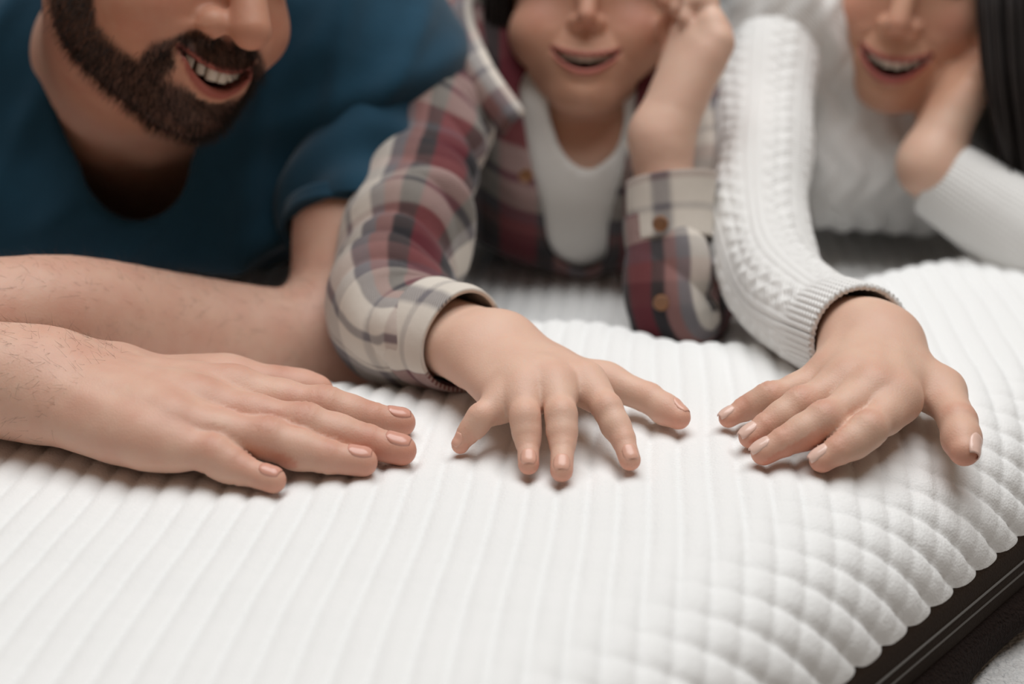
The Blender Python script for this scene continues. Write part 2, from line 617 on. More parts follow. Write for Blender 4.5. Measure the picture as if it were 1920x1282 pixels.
def build_mattress():
    root = empty('mattress', (float(EP[0]), float(EP[1]), -.114), 'white quilted mattress with a dark brown zipped side, under three people', 'mattress')
    fine = .0019
    s = np.r_[np.arange(S0, -.36, .02), np.arange(-.36, .90, fine), np.arange(.90, S1 + .01, .02)]
    # edge roll: the cloth turns down slowly at first, then quickly; table of turn angle, inward reach and drop along the cloth
    xt = np.linspace(0, 1, 2001)
    tht = (math.pi / 2) * xt ** 1.55
    cx, cz = np.cumsum(np.cos(tht)) / 2000, np.cumsum(np.sin(tht)) / 2000
    arc = .056 / cz[-1]
    reach = cx[-1] * arc
    w = np.r_[np.arange(0, arc, fine * .85), arc + np.arange(0, .72, fine), np.arange(arc + .72, W1 + .01, .02)]
    Sg, Wg = np.meshgrid(s, w, indexing='ij')
    xx = np.clip((arc - Wg) / arc, 0, 1)                       # 0 on the flat top, 1 at the seam
    th = (math.pi / 2) * xx ** 1.55
    inw = np.where(Wg >= arc, Wg - arc + reach, reach - np.interp(xx, xt, cx) * arc)
    X = EP[0] + Sg * ED[0] - inw * EN[0]
    Y = EP[1] + Sg * ED[1] - inw * EN[1]
    Z = -np.interp(xx, xt, cz) * arc + mattress_z(X, Y, inw) * (1 - sstep(xx, .3, .6))
    # cloth coordinates (unrolled) carry the quilting
    wf = Wg - arc + reach
    QX = EP[0] + Sg * ED[0] - wf * EN[0]
    QY = EP[1] + Sg * ED[1] - wf * EN[1]
    a = (QX * SB[0] + QY * SB[1]) / LA + .04 * np.sin(QY * 40)
    b = (QX * SA[0] + QY * SA[1]) / LB + .05 * np.sin(QX * 33)
    roll = 1 - sstep(Wg, arc * .15, arc * .92)
    fade = sstep(Sg, -.40, -.36) * (1 - sstep(Sg, .86, .90)) * (1 - sstep(Wg, .76, .80))
    hgt = ((.0028 - .0020 * roll) * (puff(a) - 1) + (.0002 + .0034 * roll) * (puff(b) - 1)) * fade
    hgt += .0006 * np.sin(QX * 61 + 3 * np.sin(QY * 23)) * np.sin(QY * 57)
    hgt *= sstep(Wg, -.002, .010) * .85 + .15
    nx, nz = np.sin(th), np.cos(th)
    X += hgt * nx * EN[0]
    Y += hgt * nx * EN[1]
    Z += hgt * nz
    # skirts on the three far sides
    def skirt(arr, drop):
        arr = np.vstack([arr[:1], arr, arr[-1:]])
        return np.hstack([arr, arr[:, -1:]]) if not drop else arr
    X, Y, Z = skirt(X, False), skirt(Y, False), skirt(Z, False)
    Z[0, :] = np.minimum(Z[0, :], -.056)
    Z[-1, :] = np.minimum(Z[-1, :], -.056)
    Z[:, -1] = -.056
    v = np.stack([X, Y, Z], -1).reshape(-1, 3)
    f = grid_faces(X.shape[0], X.shape[1])[:, ::-1]
    o = mesh_np('quilted_cover', v, f, M['fabric'])
    adopt(o, root)
    # the side, as loops around the rectangle
    def ring(off, n=420):
        """rectangle outline pushed out by off, rounded corners"""
        pts = []
        c = [(S0, 0), (S1, 0), (S1, W1 - .03), (S0, W1 - .03)]
        rr = .05
        for i, (cs, cw) in enumerate(c):
            sx = 1 if cs == S1 else -1
            sw = -1 if cw == 0 else 1
            cc = (cs - sx * rr, cw - sw * rr)
            a0 = {0: -180, 1: -90, 2: 0, 3: 90}[i]
            for k in range(9):
                an = math.radians(a0 + 90 * k / 8)
                pts.append((cc[0] + (rr + off) * math.cos(an), cc[1] + (rr + off) * math.sin(an)))
        p = np.array(pts + pts[:1])
        L_ = np.r_[0, np.cumsum(np.linalg.norm(np.diff(p, axis=0), axis=1))]
        q = np.linspace(0, L_[-1], n, endpoint=False)
        sw_ = np.stack([np.interp(q, L_, p[:, k]) for k in (0, 1)], 1)
        return np.stack([EP[0] + sw_[:, 0] * ED[0] - sw_[:, 1] * EN[0], EP[1] + sw_[:, 0] * ED[1] - sw_[:, 1] * EN[1]], 1), q
    def band(name, prof, mat, n=420, wob=0.0):
        rows = []
        for off, z in prof:
            xy, q = ring(off + 0, n)
            if wob:
                e = np.interp(z, [prof[-1][1], (prof[0][1] + prof[-1][1]) / 2, prof[0][1]], [0, 1, 0])
                xy2, _ = ring(off + wob, n)
                k = (.5 + .5 * np.sin(q / .018 + z * 120)) * e
                xy = xy + (xy2 - xy) * k[:, None]
            rows.append(np.c_[xy, np.full(n, z)])
        v = np.array(rows)
        o = mesh_np(name, v.reshape(-1, 3), grid_faces(len(prof), n, True), mat)
        return adopt(o, root)
    band('zipper_tape', [(-.014, -.044), (-.004, -.0505), (.0005, -.0545), (.001, -.060), (.0015, -.072), (.001, -.086), (-.006, -.088)], M['zip_tape'], 900)
    for z in (-.0672, -.0745):
        o = band('piping', [(.0012, z + .0006), (.0020, z + .0004), (.0023, z), (.0020, z - .0004), (.0012, z - .0006)], M['zip_line'], 900)
    band('side_panel', [(-.004, -.0845), (.002, -.0855), (.005, -.090), (.006, -.098), (.006, -.106), (.003, -.112), (-.01, -.1138)], M['border'], 1400, .006)
    return root


def adopt(o, root):
    """parent a mesh made in world coordinates to a root that is only moved"""
    o.parent = root
    o.matrix_parent_inverse.identity()
    o.location = [-c for c in root.location]
    return o


def build_base():
    root = empty('bed_base', (float(EP[0]), float(EP[1]), -.5), 'grey boucle upholstered bed base below the white mattress', 'bed base')
    ext = .20
    corners = []
    for s_, w_ in ((S0 - ext, -ext), (S1 + ext, -ext), (S1 + ext, W1 + ext), (S0 - ext, W1 + ext)):
        corners.append(EP + s_ * ED - w_ * EN)
    bm = bmesh.new()
    lowv = [bm.verts.new((c[0], c[1], -.42)) for c in corners]
    topv = [bm.verts.new((c[0], c[1], -.114)) for c in corners]
    bm.faces.new(lowv[::-1])
    bm.faces.new(topv)
    for i in range(4):
        bm.faces.new((lowv[i], lowv[(i + 1) % 4], topv[(i + 1) % 4], topv[i]))
    bmesh.ops.recalc_face_normals(bm, faces=bm.faces)
    bmesh.ops.bevel(bm, geom=bm.edges[:], offset=.03, segments=5, profile=.5, affect='EDGES')
    me = bpy.data.meshes.new('upholstered_frame')
    bm.to_mesh(me)
    bm.free()
    me.polygons.foreach_set('use_smooth', np.ones(len(me.polygons), bool))
    me.materials.append(M['base'])
    o = bpy.data.objects.new('upholstered_frame', me)
    C.objects.link(o)
    adopt(o, root)
    for c in corners:
        p = c + (np.mean(corners, 0) - c) * .12
        lg = box_obj('leg', (p[0] - .03, p[1] - .03, -.5), (p[0] + .03, p[1] + .03, -.415), M['floor'], bevel=.004)
        adopt(lg, root)


build_base()

# ------------------------------------------------------------------ hands
class Hand:
    """joints in world space. fingers: index, middle, ring, little = [MCP, PIP, DIP, TIP]; thumb = [CMC, MCP, IP, TIP]"""
    def __init__(self, wrist, fore, fingers, thumb, sc=1.0, up=(0, 0, 1), rw=.027, rf=.034, pal=.0125, finger_r=1.0, wide=None, bony=1.0):
        self.bony = bony
        self.W, self.F = np.asarray(wrist, float), np.asarray(fore, float)
        self.fingers = [np.array(f, float) for f in fingers]
        self.thumb = np.array(thumb, float)
        self.sc, self.up0 = sc, unit(up)
        self.rw, self.rf = rw, rf
        s = sc * finger_r
        self.rad = [np.array([.0108, .0094, .0083, .0073]) * s * k for k in (1.0, 1.03, .97, .84)]
        self.trad = np.array([.0150, .0125, .0108, .0088]) * s
        self.pal = pal * sc
        ax = unit(self.fingers[0][0] - self.fingers[3][0])          # across the palm, little to index
        self.across = ax
        pd = unit(np.mean([f[0] for f in self.fingers], 0) - self.W)
        n = np.cross(pd, ax)
        self.n = unit(n if n @ self.up0 > 0 else -n)
        self.wide = (.014 * sc) if wide is None else wide
        # metacarpal roots
        self.roots = [self.W + ax * self.wide * k for k in (.9, .35, -.3, -.9)]

    def points(self):
        return np.vstack([self.W, self.F] + self.fingers + [self.thumb])

    def dorsal(self, a, b):
        d = unit(b - a)
        u = self.up0 - d * (self.up0 @ d)
        return unit(u)

    def __call__(self, p):
        sc = self.sc
        palm = None
        for f, r, rad in zip(self.fingers, self.roots, self.rad):
            q = f[0] - self.n * .001 * sc
            d = s_cone(p, r - self.n * .003 * sc, q, self.pal * 1.08, self.pal * .90)
            palm = d if palm is None else smin(palm, d, .016 * sc)
        # pads under the palm
        I, Lt = self.fingers[0][0], self.fingers[3][0]
        low = self.n * .006 * sc
        palm = smin(palm, s_cone(p, self.roots[3] * .75 + Lt * .25 - low, self.roots[3] * .3 + Lt * .7 - low, .012 * sc, .010 * sc), .012 * sc)
        th = self.thumb
        palm = smin(palm, s_cone(p, th[0] - low * .5, th[1] - low * .2, self.trad[0], self.trad[1] * .95), .016 * sc)
        palm = smin(palm, s_cone(p, th[1] * .75 + th[0] * .25, self.roots[0] * .35 + I * .65 - low * .3, .0075 * sc, .009 * sc), .016 * sc)
        palm = smin(palm, s_cone(p, self.roots[0] - low * .5, th[0], self.pal, self.trad[0] * .95), .014 * sc)
        mid = (self.fingers[1][0] + self.fingers[2][0]) / 2
        palm = smin(palm, s_cone(p, self.W - low * .5, mid * .85 + self.W * .15 - low * .6, self.pal * 1.25, self.pal * 1.05), .02 * sc)
        for i in range(3):
            q0, q1 = self.fingers[i][0], self.fingers[i + 1][0]
            palm = smin(palm, s_cone(p, q0 * .85 + self.W * .15 - low * .2, q1 * .85 + self.W * .15 - low * .2, self.pal * .98, self.pal * .95), .010 * sc)
        for i in range(3):      # webs between the fingers
            a_, b_ = self.fingers[i], self.fingers[i + 1]
            q0, q1 = a_[0] * .82 + a_[1] * .18 - low * .5, b_[0] * .82 + b_[1] * .18 - low * .5
            gap = np.linalg.norm(q0 - q1)
            if gap < .034 * sc:
                palm = smin(palm, s_cone(p, q0, q1, self.rad[i][0] * .66, self.rad[i + 1][0] * .66), .006 * sc)
        # forearm: two bones side by side
        for k in (-1, 1):
            o = self.across * self.wide * .62 * k
            palm = smin(palm, s_cone(p, self.W + o - self.n * .002 * sc, self.F + o * 1.1, self.rw * .86, self.rf * .9), .02 * sc)
        # knuckles and tendons
        for f, r, rad in zip(self.fingers, self.roots, self.rad):
            palm = smin(palm, s_sphere(p, f[0] + self.n * (.0012 + .0024 * self.bony) * sc, rad[0] * .80), .010 * sc)
            if self.bony > .3:
                palm = smin(palm, s_cone(p, f[0] + self.n * (self.pal * .58), r * .7 + f[0] * .3 + self.n * self.pal * .72, .0035 * sc, .0022 * sc), .009 * sc)
        fing = None
        for f, rad in zip(self.fingers, self.rad):
            d = None
            for i in range(3):
                c = s_cone(p, f[i], f[i + 1], rad[i] * (.93 if i else 1), rad[i + 1])
                d = c if d is None else smin(d, c, .003 * sc)
                if i < 2:      # soft flesh between the joints
                    m = (f[i] + f[i + 1]) / 2 - self.n * .0015 * sc
                    d = smin(d, s_sphere(p, m, (rad[i] + rad[i + 1]) * .51), .008 * sc)
            pipn = self.dorsal(f[0], f[2])
            d = smin(d, s_sphere(p, f[1] + pipn * .0007 * sc, rad[1] * 1.0), .006 * sc)
            fing = d if fing is None else smin(fing, d, .0014 * sc)
        d = smin(s_cone(p, th[1], th[2], self.trad[1], self.trad[2]), s_cone(p, th[2], th[3], self.trad[2] * .98, self.trad[3]), .004 * sc)
        d = smin(d, s_sphere(p, th[2] * .45 + th[3] * .55 - self.n * .001 * sc, self.trad[2] * 1.02), .006 * sc)
        fing = smin(fing, d, .002 * sc)
        return smin(palm, fing, .0105 * sc)

    def detail(self, v, nrm, col, tip, knuckle, amount=1.0, tipmix=.55):
        """creases over the joints (moves v) and redder fingertips and knuckles (pigment)"""
        sc = self.sc
        chains = [(f, r) for f, r in zip(self.fingers, self.rad)] + [(self.thumb, self.trad)]
        disp = np.zeros(len(v))
        near = np.linalg.norm(v - self.W, axis=1) < .26
        for ci, (f, r) in enumerate(chains):
            thumb = ci == 4
            for j in ((2,) if thumb else (1, 2)):
                ax = unit(f[j + 1] - f[j - 1])
                up = self.dorsal(f[j - 1], f[j + 1])
                d = v - f[j]
                t = d @ ax
                rad = np.linalg.norm(d - t[:, None] * ax, axis=1)
                w = (rad < r[j] * 1.7) * np.clip((nrm @ up) * 1.6 - .2, 0, 1) * near
                offs = (-.0030, 0, .0028) if j == 1 else (-.001, .0012)
                for o in offs:
                    disp += amount * w * .00042 * np.exp(-((t - o * sc) / (.00085 * sc)) ** 2)
                    disp -= amount * w * .00022 * np.exp(-((t - (o + .0015) * sc) / (.0012 * sc)) ** 2)
                pal = np.clip(-(nrm @ up), 0, 1) * (rad < r[j] * 1.8) * near
                disp += pal * .0006 * np.exp(-(t / (.0011 * sc)) ** 2)
                k = np.exp(-(t / (.006 * sc)) ** 2) * w * .45
                col[:] = col * (1 - k[:, None]) + np.array(knuckle) * k[:, None]
            ax = unit(f[3] - f[2])
            d = v - f[3]
            t = d @ ax
            rad = np.linalg.norm(d - np.clip(t, -.03, .02)[:, None] * ax, axis=1)
            k = tipmix * sstep(t, -.020 * sc, .006 * sc) * (rad < r[3] * 2.2)
            up = self.dorsal(f[2], f[3])
            k = k * (.45 + .55 * np.clip(1 - nrm @ up, 0, 1))
            col[:] = col * (1 - k[:, None]) + np.array(tip) * k[:, None]
            if not thumb:
                dk = np.linalg.norm(v - f[0] - self.n * r[0], axis=1)
                k = .38 * np.exp(-(dk / (.009 * sc)) ** 2) * np.clip(nrm @ self.n, 0, 1)
                col[:] = col * (1 - k[:, None]) + np.array(knuckle) * k[:, None]
        return v - nrm * disp[:, None]

    def nails(self, f_sdf, mat, parent, mats=None, length=1.0, ups=None, name='fingernail'):
        """curved plates laid on the finished skin, one mesh each"""
        sc = self.sc
        chains = [(f, r) for f, r in zip(self.fingers, self.rad)] + [(self.thumb, self.trad)]
        for ci, (f, r) in enumerate(chains):
            ax = unit(f[3] - f[2])
            up = self.dorsal(f[2], f[3])
            if ups and ups.get(ci) is not None:
                u = np.asarray(ups[ci], float)
                up = unit(u - ax * (u @ ax))
            sd = np.cross(ax, up)
            nu, nv = 15, 13
            u = np.linspace(-1, 1, nu)[:, None]
            w = np.linspace(-1, 1, nv)[None]
            ln = r[3] * .82 * length
            hw = r[3] * (.74 if length <= 1 else .66)
            along = u * ln - r[3] * (.30 if length <= 1 else -.05)
            cut = (1 - np.clip(np.abs(u), 0, 1) ** 3.2 * np.where(u < 0, .55, .38))
            lat = w * hw * cut
            base = f[3] + along[..., None] * ax + lat[..., None] * sd + (0 * w + 0 * u)[..., None] * up
            base = base.reshape(-1, 3) + up * r[3] * 1.5
            for _ in range(14):                       # drop the plate onto the skin
                base = base - up * f_sdf(f32(base))[:, None] * .7
            edge = np.maximum(np.abs(u) ** 6 + 0 * w, np.abs(w) ** 6 + 0 * u).reshape(-1, 1)
            lift = .00030 * (1 - edge) - .00035 * edge
            # free edge keeps its lift
            free = (sstep(u, .75, 1.0) + 0 * w).reshape(-1, 1) * .0005 * (.5 if length > 1 else .3)
            v = base + up * (lift + free)
            # keep the plate from diving round the fingertip
            v = v.reshape(nu, nv, 3)
            ref = v[int(nu * .62)]
            for i in range(int(nu * .62), nu):
                drop = (ref - v[i]) @ up
                lim = (i - nu * .62) / nu * r[3] * .55
                v[i] += up[None] * np.clip(drop - lim, 0, None)[:, None]
            o = mesh_np(name, v.reshape(-1, 3), grid_faces(nu, nv), mat, parent)
            md = o.modifiers.new('thickness', 'SOLIDIFY')
            md.thickness = .0005 * sc
            md.offset = 0


def finish_body(name, f, box, h, mat, shade, after=None):
    v, q = polygonise(f, box[0], box[1], h)
    v, n = project(f, v)
    # orient outwards
    a, b, c = v[q[:, 0]], v[q[:, 1]], v[q[:, 2]]
    if (np.einsum('ij,ij->i', np.cross(b - a, c - a), n[q[:, 0]]) < 0).mean() > .5:
        q = q[:, ::-1]
    col = np.ones((len(v), 4), np.float32)
    rgb = shade(v, n)
    if after:
        v = after(v, n, rgb)
    col[:, :3] = np.clip(rgb, 0, 1)
    o = mesh_np(name, v, np.ascontiguousarray(q), mat, attrs={'col': ('FLOAT_COLOR', col)})
    return o, v, n, q


def HG(px, py, h):
    return G(px, py, h - .0012)


# ------------------------------------------------------------------ the man's right hand, the boy's right hand, the woman's right hand
MAN_HAND = Hand(
    wrist=HG(70, 712, .034), fore=HG(-190, 690, .042),
    fingers=[[HG(440, 738, .023), HG(606, 763, .0180), HG(692, 784, .0115), HG(752, 792, .0080)],
             [HG(376, 764, .0250), HG(570, 797, .0195), HG(684, 827, .0115), HG(752, 844, .0078)],
             [HG(322, 799, .0240), HG(500, 822, .0190), HG(612, 856, .0110), HG(680, 866, .0080)],
             [HG(276, 828, .0205), HG(396, 850, .0165), HG(452, 880, .0100), HG(512, 900, .0072)]],
    thumb=[HG(215, 702, .026), HG(430, 714, .0165), HG(522, 726, .0125), HG(594, 734, .0095)],
    sc=1.0, rw=.0245, rf=.030, pal=.0134, bony=.4, finger_r=1.05)
BOY_HAND = Hand(
    wrist=HG(912, 648, .031), fore=P(792, 622, .842),
    fingers=[[HG(1100, 716, .029), HG(1138, 765, .0235), HG(1168, 822, .0135), HG(1181, 862, .0070)],
             [HG(1042, 722, .031), HG(1052, 776, .0250), HG(1055, 832, .0145), HG(1053, 882, .0070)],
             [HG(984, 732, .029), HG(984, 780, .0235), HG(990, 828, .0135), HG(991, 870, .0068)],
             [HG(948, 750, .024), HG(903, 780, .0200), HG(877, 812, .0115), HG(863, 834, .0062)]],
    thumb=[HG(1040, 690, .021), HG(1140, 716, .0165), HG(1216, 746, .0130), HG(1272, 782, .0080)],
    sc=.74, rw=.0190, rf=.0205, pal=.0135, finger_r=1.01, wide=.0150, bony=.15)
WOMAN_HAND = Hand(
    wrist=HG(1634, 632, .034), fore=P(1545, 608, .850),
    fingers=[[HG(1684, 750, .0230), HG(1630, 804, .0200), HG(1575, 842, .0125), HG(1541, 862, .0075)],
             [HG(1636, 737, .0265), HG(1548, 786, .0220), HG(1474, 826, .0130), HG(1432, 848, .0075)],
             [HG(1586, 724, .0255), HG(1503, 757, .0210), HG(1440, 797, .0120), HG(1407, 818, .0075)],
             [HG(1548, 710, .0225), HG(1446, 744, .0175), HG(1397, 766, .0105), HG(1366, 783, .0068)]],
    thumb=[HG(1690, 690, .026), HG(1766, 734, .0190), HG(1796, 790, .0150), HG(1808, 845, .0085)],
    sc=.88, rw=.0180, rf=.0190, pal=.0128, wide=.0145, bony=.4)

for hd, dep in ((MAN_HAND, .0006), (BOY_HAND, .0004), (WOMAN_HAND, .0006)):
    c = np.mean([f[0] for f in hd.fingers] + [hd.W], 0)
    PRESS.append((c[0], c[1], .05, dep))
# ------------------------------------------------------------------ heads
class Head:
    """a head in its own centimetre frame: x to the picture's right, y out of the face, z up; eyes at z = 0"""
    def __init__(self, px, py, d, yaw, pitch, roll, s, **k):
        f, r, u = -FWD, RIGHT, UP
        cy, sy = math.cos(math.radians(yaw)), math.sin(math.radians(yaw))
        f, r = cy * f + sy * r, cy * r - sy * f
        cp, sp = math.cos(math.radians(pitch)), math.sin(math.radians(pitch))
        f, u = cp * f - sp * u, cp * u + sp * f
        cr, sr = math.cos(math.radians(roll)), math.sin(math.radians(roll))
        u, r = cr * u + sr * r, cr * r - sr * u
        self.R = np.stack([r, f, u], 1)
        self.s = s
        self.k = dict(zm=-7.4, W=2.9, smile=.75, open=.75, nose=1.0, jaw=1.0, cheek=1.0, lip=1.0, muzzle_y=9.2, fw=1.0, fold=1.0, low=0.0)
        self.k.update(k)
        self.O = P(px, py, d) - self.R @ np.array([0, self.k['muzzle_y'], self.k['zm']]) * s

    def w(self, *l):
        return self.O + self.R @ np.array(l, float) * self.s

    def loc(self, p):
        return ((p - f32(self.O)) @ f32(self.R)) / np.float32(self.s)

    def points(self):
        return np.array([self.w(x, y, z) for x in (-9, 9) for y in (-12, 12) for z in (-13, 12.5)])

    def lines(self, l):
        """upper and lower edge of the open mouth at x"""
        k = self.k
        t = np.clip(l[:, 0] / k['W'], -1.3, 1.3)
        up = k['zm'] + .12 + k['smile'] * t ** 2
        lo = k['zm'] + .12 + k['smile'] * t ** 2 - k['open'] * np.clip(1 - t ** 2, 0, 1) ** .8
        return t, up, lo

    def __call__(self, p):
        k = self.k
        l = self.loc(p)
        J, Ck = k['jaw'], k['cheek']
        d = s_ell(l, (0, -1.0, 3.2), (7.5, 9.5, 8.3))
        d = smin(d, s_ell(l, (0, 1.4, -2.6), (6.3 * k['fw'], 7.0, 8.0)), 2.0)
        m = l.copy()
        m[:, 0] = np.abs(m[:, 0])
        d = smin(d, s_cone(m, (5.0 * J, 0, -6.0), (1.5 * J, 6.2, -9.9), 1.9, 1.6), 2.0)
        d = smin(d, s_ell(l, (0, 3.2, -6.8), (4.9 * J, 5.0, 3.9)), 2.0)
        d = smin(d, s_sphere(m, (3.7 * k['fw'], 5.5, -4.0 - k['low']), 2.5 * Ck), 1.6)
        d = smin(d, s_ell(l, (0, 6.1, -7.2), (3.3, 2.9, 2.6)), 1.6)
        d = smin(d, s_sphere(l, (0, 6.9, -10.0), 1.75), 1.2)
        d = smin(d, s_cone(m, (0, 7.3, 1.6), (3.4, 6.4, 1.8), 1.0, .9), 1.2)
        d = smax(d, -s_sphere(m, (3.2, 9.4, 0), 1.55), .8)
        eye = (3.2, 6.75, -.05)
        lid = s_sphere(m, eye, 1.34)
        opn = np.maximum(np.abs(m[:, 2] + .05 + .06 * (m[:, 0] - 3.2)) - .46 * np.clip(1 - ((m[:, 0] - 3.2) / 1.4) ** 2, 0, 1), 6.9 - m[:, 1])
        d = smin(d, smax(lid, -opn, .12), .3)
        n = k['nose']
        d = smin(d, s_cone(l, (0, 7.9, .6), (0, 9.0 + 1.2 * n, -3.9), .8, 1.0 * n), 1.0)
        d = smin(d, s_sphere(m, (1.2 * n, 8.7 + .2 * n, -4.3), .78 * n), .7)
        d = smax(d, -s_ell(m, (.62 * n, 9.1 + .3 * n, -5.15), (.42 * n, .55 * n, .5)), .3)
        # ears
        d = smin(d, s_ell(m, (7.3, -.8, -1.0), (.8, 1.8, 3.1)), .5)
        d = smax(d, -s_ell(m, (8.2, -.2, -.7), (.7, .9, 1.6)), .5)
        # smile: opening, lips, folds
        t, up, lo = self.lines(l)
        front = l[:, 1] > 4.5
        ins = np.clip(1 - t ** 4, 0, 1)
        L_ = k['lip']
        a = np.exp(-((l[:, 2] - up - .30 * L_ * ins) / (.34 * L_)) ** 2) * ins
        b = np.exp(-((l[:, 2] - lo + .38 * L_ * ins) / (.42 * L_)) ** 2) * ins
        d = d - np.where(front, (.15 * L_ * a) + .34 * L_ * b, 0)
        gx, gz = np.abs(l[:, 0]), l[:, 2]
        fold = np.abs((gx - (1.75 + (-4.4 - gz) * .62))) * .85
        fz = sstep(gz, -8.2, -6.6) * (1 - sstep(gz, -5.0, -4.2))
        d = d + np.where(front, .16 * k['fold'] * np.exp(-(fold / .28) ** 2) * fz, 0)
        d = d - np.where(front, .18 * k['fold'] * np.exp(-((fold - .9) / .6) ** 2) * fz * (gx > 2), 0)
        d = d + np.where(front, .12 * np.exp(-((gz - lo + 1.15) / .4) ** 2) * np.clip(1 - (l[:, 0] / 2.2) ** 2, 0, 1), 0)
        cav = np.maximum(np.maximum(l[:, 2] - up, lo - l[:, 2]) * .8, 5.9 - l[:, 1])
        cav = np.maximum(cav, np.abs(l[:, 0]) - k['W'] * .985)
        d = smax(d, -cav, .16)
        return d * np.float32(self.s)

    def colours(self, v, rgb, lipcol, blush, mouthcol=(.06, .008, .006), blush_amt=.4, ruddy=False):
        l = self.loc(f32(v)).astype(float)
        if ruddy:      # ruddier face skin, with the faces' warm shade put into the colour
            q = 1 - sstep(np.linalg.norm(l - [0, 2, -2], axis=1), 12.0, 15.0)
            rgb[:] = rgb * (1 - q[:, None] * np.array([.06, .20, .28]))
        k = self.k
        t, up, lo = self.lines(l)
        front = (l[:, 1] > 4.5) & (np.abs(l[:, 0]) < k['W'] * 1.05) & (np.linalg.norm(l, axis=1) < 14)
        ins = np.clip(1 - t ** 4, 0, 1) ** .5
        hu = .62 * k['lip'] * ins
        hl = .85 * k['lip'] * ins
        m = front * np.maximum(sstep(l[:, 2], up - .15, up - .02) * (1 - sstep(l[:, 2], up + hu * .75, up + hu * 1.1)),
                               (1 - sstep(l[:, 2], lo + .02, lo + .15)) * sstep(l[:, 2], lo - hl * 1.1, lo - hl * .75)) * (ins > .05)
        rgb[:] = rgb * (1 - m[:, None] * .85) + np.array(lipcol) * m[:, None] * .85
        inside = front & (l[:, 2] < up) & (l[:, 2] > lo) & (l[:, 1] < k['muzzle_y'] - .25)
        rgb[inside] = mouthcol
        for sx in (-1, 1):
            q = np.exp(-(((l[:, 0] - sx * 4.2) / 2.2) ** 2 + ((l[:, 2] + 3.6) / 1.9) ** 2)) * (l[:, 1] > 2) * blush_amt
            rgb[:] = rgb * (1 - q[:, None]) + np.array(blush) * q[:, None]
        q = np.exp(-(l[:, 0] ** 2 + (l[:, 2] + 4) ** 2) / 1.5) * (l[:, 1] > 8) * blush_amt * .7
        rgb[:] = rgb * (1 - q[:, None]) + np.array(blush) * q[:, None]
        return l

    def teeth(self, parent, n=10, size=.80, drop=.62, lower=False):
        k = self.k
        w = [1.0, 1.0, .78, .78, .86, .86, .8, .8, .8, .8]
        x = 0
        edge = {1: 0.0, -1: 0.0}
        for i in range(n):
            sx = 1 if i % 2 == 0 else -1
            wd = w[i] * size
            xc = sx * (edge[sx] + wd / 2)
            edge[sx] += wd + .03
            R_ = 2.9
            y = k['muzzle_y'] - .60 - .19 * xc * xc
            t = xc / k['W']
            zt = k['zm'] + .12 + k['smile'] * t * t
            h = drop * (1 if i < 2 else .9 if i < 4 else .97 if i < 6 else .8)
            bm = bmesh.new()
            bmesh.ops.create_cube(bm, size=1)
            for vv in bm.verts:
                taper = .86 if vv.co.z > 0 else 1.0
                q = np.array([vv.co.x * wd * taper, vv.co.y * .5, vv.co.z * (h + .5)])
                an = -math.atan(.38 * xc)
                q = np.array([q[0] * math.cos(an) - q[1] * math.sin(an), q[0] * math.sin(an) + q[1] * math.cos(an), q[2]])
                vv.co = self.w(xc + q[0], y + q[1], zt + .25 - h / 2 + q[2])
            bmesh.ops.recalc_face_normals(bm, faces=bm.faces)
            bmesh.ops.bevel(bm, geom=bm.edges[:], offset=.16 * self.s, segments=2, profile=.5, affect='EDGES')
            me = bpy.data.meshes.new('tooth')
            bm.to_mesh(me)
            bm.free()
            me.polygons.foreach_set('use_smooth', np.ones(len(me.polygons), bool))
            me.materials.append(M['tooth'])
            o = bpy.data.objects.new('tooth', me)
            C.objects.link(o)
            o.parent = parent

    def eyes(self, parent):
        for sx in (-1, 1):
            for nm, r, off, mat in (('eye', 1.2, 0, M['eye']), ('iris', .66, .60, M['iris'])):
                bm = bmesh.new()
                bmesh.ops.create_uvsphere(bm, u_segments=20, v_segments=12, radius=r * self.s)
                for vv in bm.verts:
                    vv.co = np.array(vv.co) + self.w(sx * 3.2, 6.75 + off, -.05 - off * .22)
                me = bpy.data.meshes.new(nm)
                bm.to_mesh(me)
                bm.free()
                me.polygons.foreach_set('use_smooth', np.ones(len(me.polygons), bool))
                me.materials.append(mat)
                o = bpy.data.objects.new(nm, me)
                C.objects.link(o)
                o.parent = parent


def brows(H, parent, mat):
    for sx in (-1, 1):
        tube('eyebrow', [H.w(sx * 1.3, 8.35, 1.35), H.w(sx * 2.6, 8.2, 1.95), H.w(sx * 4.0, 7.25, 2.1), H.w(sx * 5.2, 5.9, 1.5)],
             [.0030, .0036, .0030, .0012], 24, 10, mat, parent, disp=lambda S, A, Lg: .0005 * np.sin(S * 2500 + A * 3))


